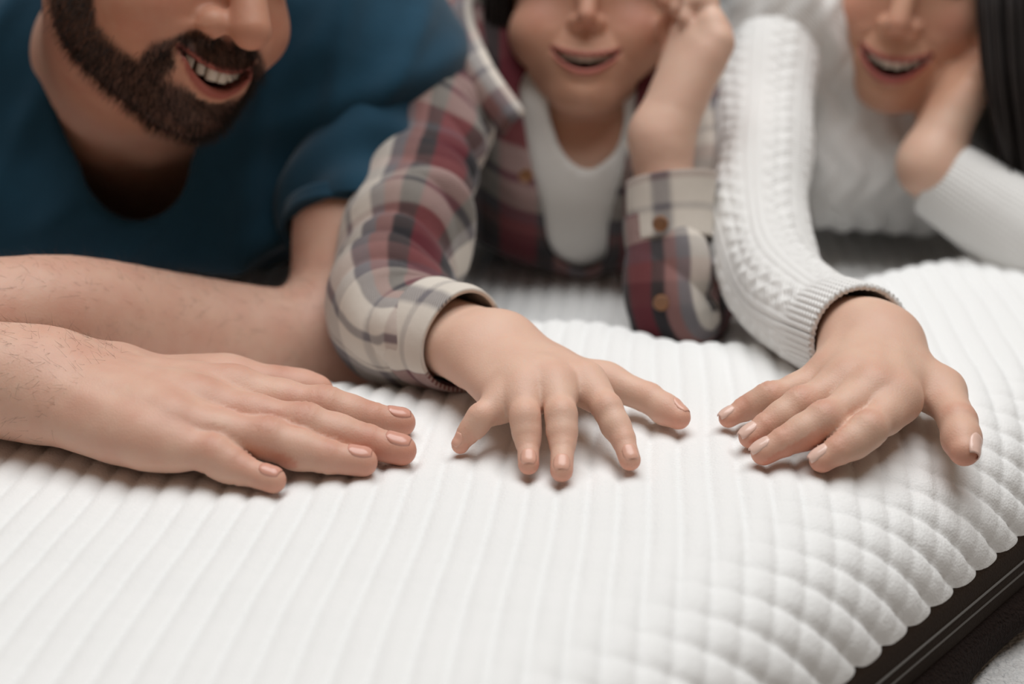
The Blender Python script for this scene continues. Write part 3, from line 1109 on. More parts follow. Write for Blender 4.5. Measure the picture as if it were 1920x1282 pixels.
def strands(name, roots, dirs, lens, rad, mat, parent, bend=None, label=None):
    """thin three-sided tapering hairs, joined: nobody could count them"""
    n = len(roots)
    roots, dirs = np.asarray(roots, float), np.asarray(dirs, float)
    bend = np.zeros((n, 3)) if bend is None else np.asarray(bend, float)
    lens = np.asarray(lens)[:, None]
    a = np.cross(dirs, RNG.normal(size=(n, 3)))
    a /= np.linalg.norm(a, axis=1)[:, None] + 1e-9
    b = np.cross(dirs, a)
    V = []
    for t, k in ((0, 1.0), (.5, .8), (1.0, .15)):
        c = roots + dirs * lens * t + bend * lens * t * t
        for q in range(3):
            an = 2 * math.pi * q / 3
            V.append(c + (a * math.cos(an) + b * math.sin(an)) * rad * k)
    V = np.stack(V, 1)
    base = (np.arange(n) * 9)[:, None, None]
    F = []
    for r in range(2):
        for q in range(3):
            F.append([r * 3 + q, r * 3 + (q + 1) % 3, r * 3 + 3 + (q + 1) % 3, r * 3 + 3 + q])
    F = (base + np.array(F)[None]).reshape(-1, 4)
    o = mesh_np(name, V.reshape(-1, 3), F, mat, parent)
    return setp(o, label, None, None, 'stuff')


def sample_faces(v, n, q, mask, count):
    """random points on the faces whose corner mask is positive"""
    m = mask[q].mean(1)
    a, b, c = v[q[:, 0]], v[q[:, 1]], v[q[:, 2]]
    w = m * np.linalg.norm(np.cross(b - a, c - a), axis=1)
    idx = RNG.choice(len(q), count, p=w / w.sum())
    u = RNG.random((count, 2))
    flip = u.sum(1) > 1
    u[flip] = 1 - u[flip]
    d = v[q[idx, 3]]
    half = RNG.random(count) < .5
    p = np.where(half[:, None], a[idx] + u[:, :1] * (b - a)[idx] + u[:, 1:] * (c - a)[idx], a[idx] + u[:, :1] * (c - a)[idx] + u[:, 1:] * (d - a[idx]))
    return p, n[q[idx, 0]]


def cloth(name, f, lo, hi, h, mat, parent, hole=None, wrinkle=None, pat=None, thick=.0018, band=None):
    v, q = polygonise(f, lo, hi, h)
    v, n = project(f, v)
    a, b, c = v[q[:, 0]], v[q[:, 1]], v[q[:, 2]]
    if (np.einsum('ij,ij->i', np.cross(b - a, c - a), n[q[:, 0]]) < 0).mean() > .5:
        q = q[:, ::-1]
    if wrinkle is not None:
        v = v + n * wrinkle(v, n)[:, None]
    if hole is not None:
        hv = hole(f32(v)).astype(float)
        q = q[(hv[q] > 0).all(1)]
        e = np.sort(np.concatenate([q[:, [0, 1]], q[:, [1, 2]], q[:, [2, 3]], q[:, [3, 0]]]), 1)
        ue, cnt = np.unique(e, axis=0, return_counts=True)
        bv = np.unique(ue[cnt == 1])
        for _ in range(3):
            g = gradient(hole, v[bv])
            g = g - n[bv] * np.einsum('ij,ij->i', g, n[bv])[:, None]
            g2 = (g * g).sum(1)
            dh = hole(f32(v[bv])).astype(float)
            stp = np.clip(dh / np.maximum(g2, .15), -h * 1.2, h * 1.2)
            v[bv] = v[bv] - g * stp[:, None]
    used = np.unique(q)
    remap = np.full(len(v), -1, np.int64)
    remap[used] = np.arange(len(used))
    v, n, q = v[used], n[used], remap[q]
    at = {'pat': ('FLOAT_VECTOR', pat(v) if pat else v)}
    o = mesh_np(name, v, np.ascontiguousarray(q), mat, parent, attrs=at)
    md = o.modifiers.new('thickness', 'SOLIDIFY')
    md.thickness = thick
    md.offset = -1
    return o


def place_hand(src, wrist, yaw_deg, mirror=False, sc=1.0):
    """the same hand laid flat elsewhere (wrist in world space), optionally mirrored to the other side"""
    W = src.W
    a = math.radians(yaw_deg)
    Rz = np.array([[math.cos(a), -math.sin(a), 0], [math.sin(a), math.cos(a), 0], [0, 0, 1]])
    d0 = np.mean([f[0] for f in src.fingers], 0) - W
    ph = math.atan2(d0[1], d0[0])
    R0 = np.array([[math.cos(-ph), -math.sin(-ph), 0], [math.sin(-ph), math.cos(-ph), 0], [0, 0, 1]])
    def tr(p):
        q = (np.asarray(p) - W) @ R0.T
        if mirror:
            q = q * [1, -1, 1]
        return np.asarray(wrist) + q @ Rz.T
    return tr


def fold_noise(v, dirs, amp, seed=0):
    """long soft folds: sums of sines along given directions, warped"""
    r = np.random.default_rng(seed)
    out = np.zeros(len(v))
    for d, wl in dirs:
        d = unit(d)
        w1 = np.sin(v @ r.normal(size=3) * 9 + r.random() * 6)
        x = v @ d / wl * 2 * np.pi + 2.0 * w1 + r.random() * 6
        env = .5 + .5 * np.sin(v @ r.normal(size=3) * 14 + r.random() * 6)
        out += np.exp(-3.0 * np.sin(x / 2) ** 2) * env
    return amp * (out / len(dirs) * 2 - .6)
SKIN_M = np.array([.68, .43, .325])
SKIN_B = np.array([.73, .485, .37])
SKIN_W = np.array([.70, .465, .35])


def poly_dist(l, pts):
    d = np.full(len(l), 1e3)
    for a, b in zip(pts[:-1], pts[1:]):
        a, b = np.array(a, float), np.array(b, float)
        ab = b - a
        t = np.clip(((l - a) @ ab) / (ab @ ab), 0, 1)
        d = np.minimum(d, np.linalg.norm(l - a - t[:, None] * ab, axis=1))
    return d


def locks(name, paths, radius, mat, parent, label, sides=6, n=22):
    V, F = [], []
    for i, pth in enumerate(paths):
        path, _ = spline(np.array(pth), n)
        t = np.gradient(path, axis=0)
        t /= np.linalg.norm(t, axis=1)[:, None]
        a_ = np.cross(t, [0, 1, .2])
        a_ /= np.linalg.norm(a_, axis=1)[:, None] + 1e-9
        b_ = np.cross(t, a_)
        r = radius * np.sin(np.linspace(.5, 2.9, n)) ** .6 * RNG.uniform(.6, 1.2)
        ring_ = [path + r[:, None] * (a_ * math.cos(2 * math.pi * k / sides) * .7 + b_ * math.sin(2 * math.pi * k / sides)) for k in range(sides)]
        V.append(np.stack(ring_, 1).reshape(-1, 3))
        F.append(grid_faces(n, sides, True) + i * n * sides)
    return setp(mesh_np(name, np.vstack(V), np.vstack(F), mat, parent), label, None, None, 'stuff')


# ------------------------------------------------------------------ the man
def build_man():
    H = Head(418, 142, .855, 49, 22, 3, .0097, W=3.0, open=1.05, smile=.95, nose=1.28, jaw=1.06, zm=-7.2, lip=.8, low=.3, fw=1.08)
    LS, RS = P(672, 130, 1.06), P(-190, 120, 1.03)
    NB = P(215, 215, 1.10)
    CH = np.array([-.285, 1.20, .055])
    PV = np.array([-.36, 1.72, .07])
    LE, LW = P(626, 655, .955), P(-70, 592, .80)
    RE = np.array([-.50, .80, .045])
    RF = MAN_HAND.F
    SL = [P(708, 70, 1.07), P(694, 190, 1.05), P(668, 315, 1.02), P(648, 440, .988)]
    SR = [.066, .062, .052, .043]
    PRESS.append((LE[0], LE[1], .06, .026))
    b = Body(.016)
    def torso(p):
        d = s_ell(p, CH, (.19, .15, .105))
        d = smin(d, s_cone(p, RS, LS, .062, .062), .06)
        d = smin(d, s_cone(p, CH + [0, .08, 0], PV, .125, .13), .06)
        d = smin(d, s_cone(p, H.w(0, -1.5, -5.5), NB + [0, .02, -.02], .058, .062), .035)
        # collar bones
        d = smin(d, s_cone(p, P(290, 255, 1.015), LS, .014, .02), .02)
        d = smin(d, s_cone(p, P(180, 255, 1.015), RS, .014, .02), .02)
        return d
    b.add(torso, [CH - .2, CH + .2, RS, LS, PV, H.w(0, 0, -6)], .16)
    b.add(H, H.points(), .02)
    larm = chain(SL, SR, .68)
    FP = [LE, P(500, 656, .93), P(330, 637, .895), P(120, 593, .835), LW]
    farm = chain(FP, [.036, .0385, .0395, .034, .028], 1.0)
    PRESS.append((FP[1][0], FP[1][1], .05, .018))
    def arms(p):
        d = smin(larm(p), s_cone(p, SL[-1], LE, SR[-1] * .78, .037), .02)
        return smin(d, farm(p), .02)
    b.add(arms, [LS, LE, LW], .09)
    def rarm(p):
        d = smin(s_cone(p, RS, RE, .056, .043), s_cone(p, RE, RF, .044, .034), .03)
        return d
    rb = Body(.02)
    rb.add(rarm, [RS, RE, RF], .09)
    rb.add(MAN_HAND, MAN_HAND.points(), .05)
    # the left hand, out of the picture
    tr = place_hand(MAN_HAND, LW + [0, 0, -.004], 196, mirror=True)
    LH = Hand(tr(MAN_HAND.W), LE * .2 + LW * .8, [[tr(j) for j in f] for f in MAN_HAND.fingers], [tr(j) for j in MAN_HAND.thumb], 1.0, rw=.025, rf=.022)
    b.add(LH, LH.points(), .05)
    lb = b
    def joined(p):
        a, c = lb(p), rb(p)
        deep = sstep(p[:, 1], .84, .94)
        return np.minimum(a, c) * (1 - deep) + smin(a, c, .03) * deep
    b = Body(.001)
    b.add(joined, [np.minimum(lb.box()[0], rb.box()[0]), np.maximum(lb.box()[1], rb.box()[1])], 0)
    must = [(-3.55, 6.9, -8.4), (-3.45, 7.4, -6.9), (-2.1, 8.6, -5.95), (0, 9.5, -5.75), (2.1, 8.6, -5.95), (3.45, 7.4, -6.9), (3.55, 6.9, -8.4)]
    jawl = [(-7.0, .8, 1.5), (-6.7, 1.0, -3.5), (-5.6, 2.2, -7.6), (-3.2, 6.4, -9.9), (0, 8.6, -10.6), (3.2, 6.4, -9.9), (5.6, 2.2, -7.6), (6.7, 1.0, -3.5), (7.0, .8, 1.5)]
    keep = {}
    def shade(v, n):
        rgb = np.tile(SKIN_M, (len(v), 1))
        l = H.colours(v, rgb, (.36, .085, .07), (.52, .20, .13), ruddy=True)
        head = (np.abs(l[:, 0]) < 9) & (l[:, 1] > -4) & (l[:, 2] > -14) & (l[:, 2] < 12)
        dm = poly_dist(l, must)
        dj = poly_dist(l, jawl)
        side = [(s_ * 3.6, 7.0, z) for s_ in (1,) for z in (-6.8, -9.6)]
        ds = np.minimum(poly_dist(l, side), poly_dist(l * [-1, 1, 1], side))
        t, up, lo = H.lines(l)
        lipzone = (np.abs(t) < 1.02) & (l[:, 2] < up + .25) & (l[:, 2] > lo - .95) & (l[:, 1] > 4)
        mask = np.maximum.reduce([1 - sstep(dm, .75, 1.25), 1 - sstep(dj, 1.5, 2.5), 1 - sstep(ds, .5, 1.0)])
        mask = mask * head * ~lipzone
        keep['beard'] = mask
        k = mask * .82
        rgb[:] = rgb * (1 - k[:, None]) + np.array([.03, .016, .011]) * k[:, None]
        cap = head * 0 + sstep(l[:, 2] + .35 * (-l[:, 1]), 4.2, 5.2) * (np.linalg.norm(l, axis=1) < 16)
        k = cap * .9
        rgb[:] = rgb * (1 - k[:, None]) + np.array([.03, .016, .011]) * k[:, None]
        keep['cap'] = cap
        keep['l'] = l
        return rgb
    def after(v, n, rgb):
        v = MAN_HAND.detail(v, n, rgb, (.60, .25, .17), (.52, .23, .155))
        return LH.detail(v, n, rgb, (.60, .25, .17), (.52, .23, .155))
    lo, hi = b.box()
    lo, hi = np.maximum(lo, [-.72, .55, -.075]), np.minimum(hi, [.05, 1.62, .55])
    o, v, n, q = finish_body('person', b, (lo, hi), .0018, M['skin_man'], shade, after)
    setp(o, 'bearded man in a navy t-shirt leaning on both forearms, one hand flat on the mattress', 'person')
    MAN_HAND.nails(b, M['nail'], o, ups={4: (0, 1, .15)})
    LH.nails(b, M['nail'], o)
    H.teeth(o, 8, .80, .72)
    H.eyes(o)
    brows(H, o, M['hair_brown'])
    # beard, hair, arm hair
    p, nn = sample_faces(v, n, q, keep['beard'] ** 1.5, 11000)
    down = -H.R[:, 2] * .8 + H.R[:, 1] * .15
    dr = nn * .55 + down + RNG.normal(size=p.shape) * .3
    dr /= np.linalg.norm(dr, axis=1)[:, None]
    strands('beard', p - nn * .0005, dr, RNG.uniform(.004, .010, len(p)), .00013, M['beard'], o, label='short dark brown beard')
    p, nn = sample_faces(v, n, q, keep['cap'], 9000)
    dr = nn * .6 + (H.R[:, 1] * .5 - H.R[:, 2] * .1) + RNG.normal(size=p.shape) * .3
    dr /= np.linalg.norm(dr, axis=1)[:, None]
    strands('hair', p - nn * .001, dr, RNG.uniform(.015, .035, len(p)), .0005, M['hair_brown'], o, label='short dark brown hair')
    far = np.minimum.reduce([s_cone(f32(v), LE, LW, .06, .05), s_cone(f32(v), RE, MAN_HAND.W, .06, .045)])
    am = (far < 0) * np.clip(n[:, 2] * .7 + .6, 0, 1) * (v[:, 0] < -.12)
    p, nn = sample_faces(v, n, q, am, 4200)
    dr = nn * .35 + np.array([-.7, -.3, 0]) + RNG.normal(size=p.shape) * .45
    dr /= np.linalg.norm(dr, axis=1)[:, None]
    strands('arm_hair', p, dr, RNG.uniform(.003, .009, len(p)), .00005, M['armhair'], o, bend=RNG.normal(size=p.shape) * .3, label='fine brown arm hair')
    # t-shirt
    def shirt_f(p):
        d = s_ell(p, CH, (.205, .165, .118))
        d = smin(d, s_cone(p, RS, LS, .078, .078), .08)
        d = smin(d, s_cone(p, CH + [0, .08, 0], PV, .145, .15), .06)
        # cloth hanging from the chest to the mattress
        d = smin(d, s_cone(p, P(20, 400, 1.02), P(470, 385, 1.03), .045, .042), .07)
        d = smin(d, s_cone(p, RS, RE * .45 + RS * .55, .078, .068), .04)
        return smin(d, s_cone(p, P(700, 60, 1.075), LS + [0, 0, -.02], .055, .068), .05)
    def hole(p):
        d = s_cone(p, P(268, 40, 1.02), P(262, 318, .99), .058, .036)
        return smin(d, s_cone(p, H.w(0, -1.5, -5.5), NB + [.02, 0, 0], .050, .056), .06)
    def wr(v, n):
        return fold_noise(v, [((.8, .1, -.55), .055), ((.9, 0, -.2), .085), ((.5, 0, -1), .07)], .011, 3)
    sh = cloth('t_shirt', shirt_f, (-.72, .80, -.08), (.06, 1.80, .36), .004, M['navy'], o, hole, wr)
    setp(sh, 'navy blue scoop neck t-shirt')
    def sl(S, A, Lg):
        return .004 * np.sin(S * 110 + 2 * np.sin(A)) * np.sin(A * 2 + S * 25) + .006 * (S / Lg) ** 3 * np.cos(A * 3)
    tube('sleeve', SL, SR, 90, 110, M['navy'], sh, sl, thick=.002)
    tube('sleeve_hem', [P(652, 416, .994), P(647.5, 442, .9875)], [.0452, .0442], 8, 110, M['navy'], sh, thick=.003)
    # trousers
    def legs(p):
        d = smin(s_cone(p, PV, PV + [.12, .10, 0], .12, .10), s_cone(p, PV, PV + [-.12, .10, 0], .12, .10), .05)
        for sx in (-1, 1):
            d = smin(d, s_cone(p, PV + [.11 * sx, .08, -.01], PV + [.13 * sx, .50, -.03], .098, .072), .04)
            d = smin(d, s_cone(p, PV + [.13 * sx, .50, -.03], PV + [.14 * sx, .86, -.045], .072, .055), .03)
        return d
    tr_ = cloth('trousers', legs, PV + [-.32, -.2, -.2], PV + [.32, 1.0, .2], .009, M['jeans'], o)
    setp(tr_, 'dark blue denim trousers')
    return o


# ------------------------------------------------------------------ the boy
def build_boy():
    H = Head(1096, 108, 1.045, -5, 4, 3.5, .0087, W=3.1, open=1.05, smile=.85, nose=.78, jaw=1.0, cheek=1.16, lip=.72, zm=-7.3, fw=1.09, fold=.35, low=.9)
    RS, LS = P(846, 132, 1.135), P(1318, 190, 1.13)
    NB = P(1096, 262, 1.205)
    CH = P(1095, 380, 1.215)
    CH[2] = .036
    PV = CH + np.array([.02, .38, -.02])
    RE = P(730, 580, .885)
    LE, LW = P(1268, 590, .965), P(1241, 288, .985)
    PRESS.append((RE[0], RE[1], .06, .020))
    PRESS.append((LE[0], LE[1], .05, .020))
    b = Body(.011)
    def torso(p):
        d = s_ell(p, CH, (.105, .12, .080))
        d = smin(d, s_cone(p, RS, LS, .038, .038), .05)
        d = smin(d, s_cone(p, CH + [0, .05, 0], PV, .082, .085), .05)
        d = smin(d, s_cone(p, H.w(0, -3.6, -6), NB, .031, .035), .015)
        return d
    b.add(torso, [CH - .12, CH + .12, RS, LS, PV, H.w(0, 0, -6)], .10)
    b.add(H, H.points(), .02)
    SL = [P(848, 70, 1.13), P(828, 190, 1.07), P(792, 330, 1.0), P(756, 450, .945), P(735, 560, .890), P(758, 618, .858), P(815, 628, .832), P(850, 634, .818)]
    SR = [.036, .037, .038, .040, .040, .036, .031, .029]
    TL = [P(1335, 150, 1.13), P(1348, 280, 1.09), P(1335, 420, 1.04), P(1305, 540, .995), P(1280, 606, .972), P(1262, 575, .966), P(1258, 500, .966), P(1252, 410, .972)]
    TR = [.036, .034, .034, .033, .029, .030, .029, .027]
    b.add(chain(SL, SR, .64, 20), SL, .07)
    b.add(BOY_HAND, BOY_HAND.points(), .05)
    # left fist against the cheek
    def F4(mcp, pip, dip, tip, dd):
        return [P(mcp[0], mcp[1], mcp[2] + dd), P(pip[0], pip[1], pip[2] + dd), P(dip[0], dip[1], dip[2] + dd), P(tip[0], tip[1], tip[2] + dd)]
    little = F4((1346, 80, .978), (1328, 4, .985), (1294, 4, .988), (1284, 34, .986), 0)
    ring = F4((1336, 60, .988), (1314, -18, .996), (1278, -14, 1.0), (1268, 16, 1.0), 0)
    midd = F4((1320, 42, 1.002), (1298, -34, 1.010), (1262, -28, 1.014), (1254, 4, 1.014), 0)
    inde = F4((1300, 32, 1.016), (1280, -36, 1.024), (1250, -30, 1.028), (1244, 0, 1.028), 0)
    thb = [P(1262, 215, 1.00), P(1262, 130, 1.03), P(1262, 70, 1.045), P(1262, 20, 1.045)]
    FIST = Hand(P(1243, 262, .987), LE * .25 + LW * .75, [inde, midd, ring, little], thb, .74, up=(1, 0, .2), rw=.0180, rf=.0190, pal=.0160, finger_r=1.05, wide=.0110)
    b.add(FIST, FIST.points(), .05)
    b.add(chain(TL, TR, .70, 20), TL, .06)
    keep = {}
    def shade(v, n):
        rgb = np.tile(SKIN_B, (len(v), 1))
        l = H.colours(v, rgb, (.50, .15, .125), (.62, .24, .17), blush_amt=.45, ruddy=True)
        cap = sstep(l[:, 2] + .35 * (-l[:, 1]), 3.6, 4.6) * (np.linalg.norm(l, axis=1) < 16)
        keep['cap'] = cap
        k = cap * .9
        rgb[:] = rgb * (1 - k[:, None]) + np.array([.03, .016, .011]) * k[:, None]
        return rgb
    def after(v, n, rgb):
        v = BOY_HAND.detail(v, n, rgb, (.66, .24, .16), (.70, .41, .30), .35)
        return FIST.detail(v, n, rgb, (.70, .42, .31), (.68, .40, .29), .4, .15)
    lo, hi = b.box()
    lo, hi = np.maximum(lo, [-.16, .55, -.075]), np.minimum(hi, [.26, 1.55, .50])
    o, v, n, q = finish_body('person', b, (lo, hi), .0015, M['skin_boy'], shade, after)
    setp(o, 'smiling child in an open plaid shirt over a white top, cheek resting on a fist', 'person')
    BOY_HAND.nails(b, M['nail_boy'], o, ups={4: (.25, .5, 1)})
    FIST.nails(b, M['nail_boy'], o)
    H.teeth(o, 8, .74, .42)
    H.eyes(o)
    brows(H, o, M['hair_dark'])
    p, nn = sample_faces(v, n, q, keep['cap'], 9000)
    dr = nn * .35 - H.R[:, 2] * .45 + H.R[:, 1] * .2 + RNG.normal(size=p.shape) * .25
    dr /= np.linalg.norm(dr, axis=1)[:, None]
    strands('hair', p - nn * .001, dr, RNG.uniform(.03, .06, len(p)), .0006, M['hair_dark'], o, bend=-np.tile(H.R[:, 2], (len(p), 1)) * .4, label='dark hair')
    paths = []
    for i in range(150):
        for sx in (-1, 1):
            w = RNG.random()
            y0 = RNG.uniform(-4, 4.5)
            paths.append([H.w(sx * 3, y0 * .8, 9.6), H.w(sx * (6.9 + w), y0, 5.0), H.w(sx * (7.3 + 2.0 * w), y0, -1.5), H.w(sx * (7.0 + 2.2 * w), y0 * .9, -4.6 - RNG.random() * 1.6)])
    locks('hair', paths, .0024, M['hair_dark'], o, 'dark hair beside the cheeks')
    # white top
    def tee_f(p):
        d = s_ell(p, CH, (.112, .128, .088))
        d = smin(d, s_cone(p, RS, LS, .044, .044), .06)
        return smin(d, s_cone(p, CH + [0, .05, 0], PV, .088, .09), .05)
    def hole(p):
        return smin(s_cone(p, P(1098, 160, 1.06), P(1108, 312, 1.10), .036, .018), s_cone(p, H.w(0, -1.5, -5), NB, .046, .05), .02)
    def wr(v, n):
        return fold_noise(v, [((1, 0, .3), .05), ((.6, 0, 1), .07)], .003, 5)
    t_ = cloth('undershirt', tee_f, CH - .26, (.24, 1.50, .30), .004, M['tee'], o, hole, wr)
    setp(t_, 'white scoop neck top')
    # flannel shirt, worn open
    def shirt_f(p):
        d = s_ell(p, CH, (.122, .136, .096))
        d = smin(d, s_cone(p, RS, LS, .052, .052), .06)
        return smin(d, s_cone(p, CH + [0, .05, 0], PV, .098, .10), .05)
    A0, A1 = P(1085, 120, 1.08), P(1092, 500, 1.12)
    def opening(p):
        d = s_cone(p, P(1085, 170, 1.06), P(1084, 580, 1.13), .047, .013)
        return smin(d, s_cone(p, H.w(0, -1.5, -5), NB, .055, .06), .02)
    def wr2(v, n):
        return fold_noise(v, [((1, 0, .6), .055), ((.5, 0, 1), .06), ((1, .5, 0), .08)], .007, 8)
    def pat(v):
        return np.stack([v[:, 2] * .9 - v[:, 1] * .45 + .08, .045 + .8 * np.abs(v[:, 0] - .052), 0 * v[:, 0]], 1)
    sh = cloth('shirt', shirt_f, CH - .27, (.26, 1.50, .30), .0035, M['plaid'], o, opening, wr2, pat)
    setp(sh, 'open red, black and cream plaid flannel shirt')
    def fold(amp, f1, f2, ph=0):
        def g(S, A, Lg):
            return amp * (np.abs(np.sin(S * f1 + 1.6 * np.sin(A + ph) + ph)) ** .8 - .5) * (.6 + .5 * np.sin(A * f2 + S * 14 + ph)) + amp * .5 * np.sin(A * 3 + S * 30 + ph)
        return g
    def big(S, A, Lg):
        k = S / Lg
        r = .5 + .5 * np.cos(A - 2.6)
        o = .010 * np.exp(-((k - .60 - .02 * np.sin(A * 2)) / .035) ** 2) * r - .006 * np.exp(-((k - .68) / .03) ** 2) * r
        o += .007 * np.exp(-((k - .30 - .03 * np.cos(A)) / .05) ** 2) * (.5 + .5 * np.cos(A - 1.2)) - .005 * np.exp(-((k - .40) / .03) ** 2)
        o += .005 * np.exp(-((k - .82) / .05) ** 2) * (.5 + .5 * np.cos(A - .6))
        return o + fold(.0050, 95, 2, .4)(S, A, Lg)
    tube('sleeve', SL, SR, 260, 160, M['plaid'], sh, big, up=(0, -.6, 1), thick=.0016, pat0=.018)
    def cuff(S, A, Lg):
        return .0012 * np.sin(A * 3 + 1) + .0006 * np.sin(S * 300)
    tube('cuff', [P(806, 626, .834), P(836, 631, .822), P(872, 642, .808)], [.0325, .0318, .0305], 40, 150, M['plaid'], sh, cuff, up=(0, -.6, 1), thick=.0026, pat0=.004, patv=(.45, 0))
    tube('sleeve', TL, TR, 220, 140, M['plaid'], sh, fold(.005, 80, 2, 1.7), up=(0, -1, .3), thick=.0016, pat0=.06)
    cf = tube('cuff', [P(1257, 452, .968), P(1254, 400, .970), P(1249, 335, .972)], [.0285, .0285, .0300], 40, 140, M['plaid'], sh, lambda S, A, Lg: .0015 * np.sin(A * 2 + .5) + .004 * (S / Lg) ** 2 * np.cos(A), up=(0, -1, .3), thick=.0026, pat0=.002, patv=(.4, 0))

    def button(pos, nrm, r=.0055):
        bm = bmesh.new()
        bmesh.ops.create_cone(bm, segments=20, radius1=r, radius2=r * .86, depth=.0022, cap_ends=True)
        top = [f for f in bm.faces if f.normal.z > .9]
        ins = bmesh.ops.inset_region(bm, faces=top, thickness=r * .25)
        for f in top:
            for vv in f.verts:
                vv.co.z -= .0006
        import mathutils
        R = mathutils.Vector(nrm).to_track_quat('Z', 'Y').to_matrix().to_4x4()
        bmesh.ops.transform(bm, matrix=mathutils.Matrix.Translation(mathutils.Vector(pos)) @ R, verts=bm.verts)
        me = bpy.data.meshes.new('button')
        bm.to_mesh(me)
        bm.free()
        me.materials.append(M['button'])
        bo = bpy.data.objects.new('button', me)
        C.objects.link(bo)
        bo.parent = sh
    button(P(1238, 420, .939), (-.15, -1, .1))
    button(P(1240, 568, .934), (-.1, -1, .15))
    button(P(985, 330, 1.045), (-.2, -1, .3))
    # collar: two leaves beside the neck
    def leaf(pts, wdt):
        pts = [np.asarray(a, float) for a in pts]
        d, s = spline(np.array(pts), 24)
        rows = []
        for i, c in enumerate(d):
            k = i / 23
            wv = np.asarray(wdt[0]) * (1 - k) + np.asarray(wdt[1]) * k
            rows.append([c + wv * t + np.array([0, -.006, .004]) * math.sin(math.pi * t) for t in np.linspace(0, 1, 10)])
        vv = np.array(rows)
        pt = np.zeros((24, 10, 3))
        pt[..., 0] = s[:, None]
        pt[..., 1] = np.linspace(.034, .062, 10)[None]
        co = mesh_np('collar', vv.reshape(-1, 3), grid_faces(24, 10), M['plaid'], sh, attrs={'pat': ('FLOAT_VECTOR', pt.reshape(-1, 3))})
        md = co.modifiers.new('thickness', 'SOLIDIFY')
        md.thickness = .0022
    leaf([P(905, -60, 1.14), P(884, 20, 1.09), P(920, 120, 1.04), P(985, 215, 1.02)], ((P(830, 10, 1.08) - P(915, -30, 1.10)) * .75, P(965, 235, 1.025) - P(1005, 195, 1.02)))
    leaf([P(1270, 60, 1.12), P(1245, 130, 1.09), P(1205, 210, 1.06), P(1170, 270, 1.05)], (P(1310, 150, 1.09) - P(1270, 60, 1.10), P(1185, 330, 1.05) - P(1170, 270, 1.05)))
    def legs(p):
        d = smin(s_cone(p, PV, PV + [.06, .08, 0], .075, .07), s_cone(p, PV, PV + [-.06, .08, 0], .075, .07), .04)
        for sx in (-1, 1):
            d = smin(d, s_cone(p, PV + [.06 * sx, .06, -.01], PV + [.07 * sx, .34, -.03], .068, .052), .03)
            d = smin(d, s_cone(p, PV + [.07 * sx, .34, -.03], PV + [.07 * sx, .60, -.045], .052, .042), .02)
        return d
    setp(cloth('trousers', legs, PV + [-.22, -.15, -.15], PV + [.22, .75, .15], .008, M['jeans'], o), 'dark denim trousers')
    return o


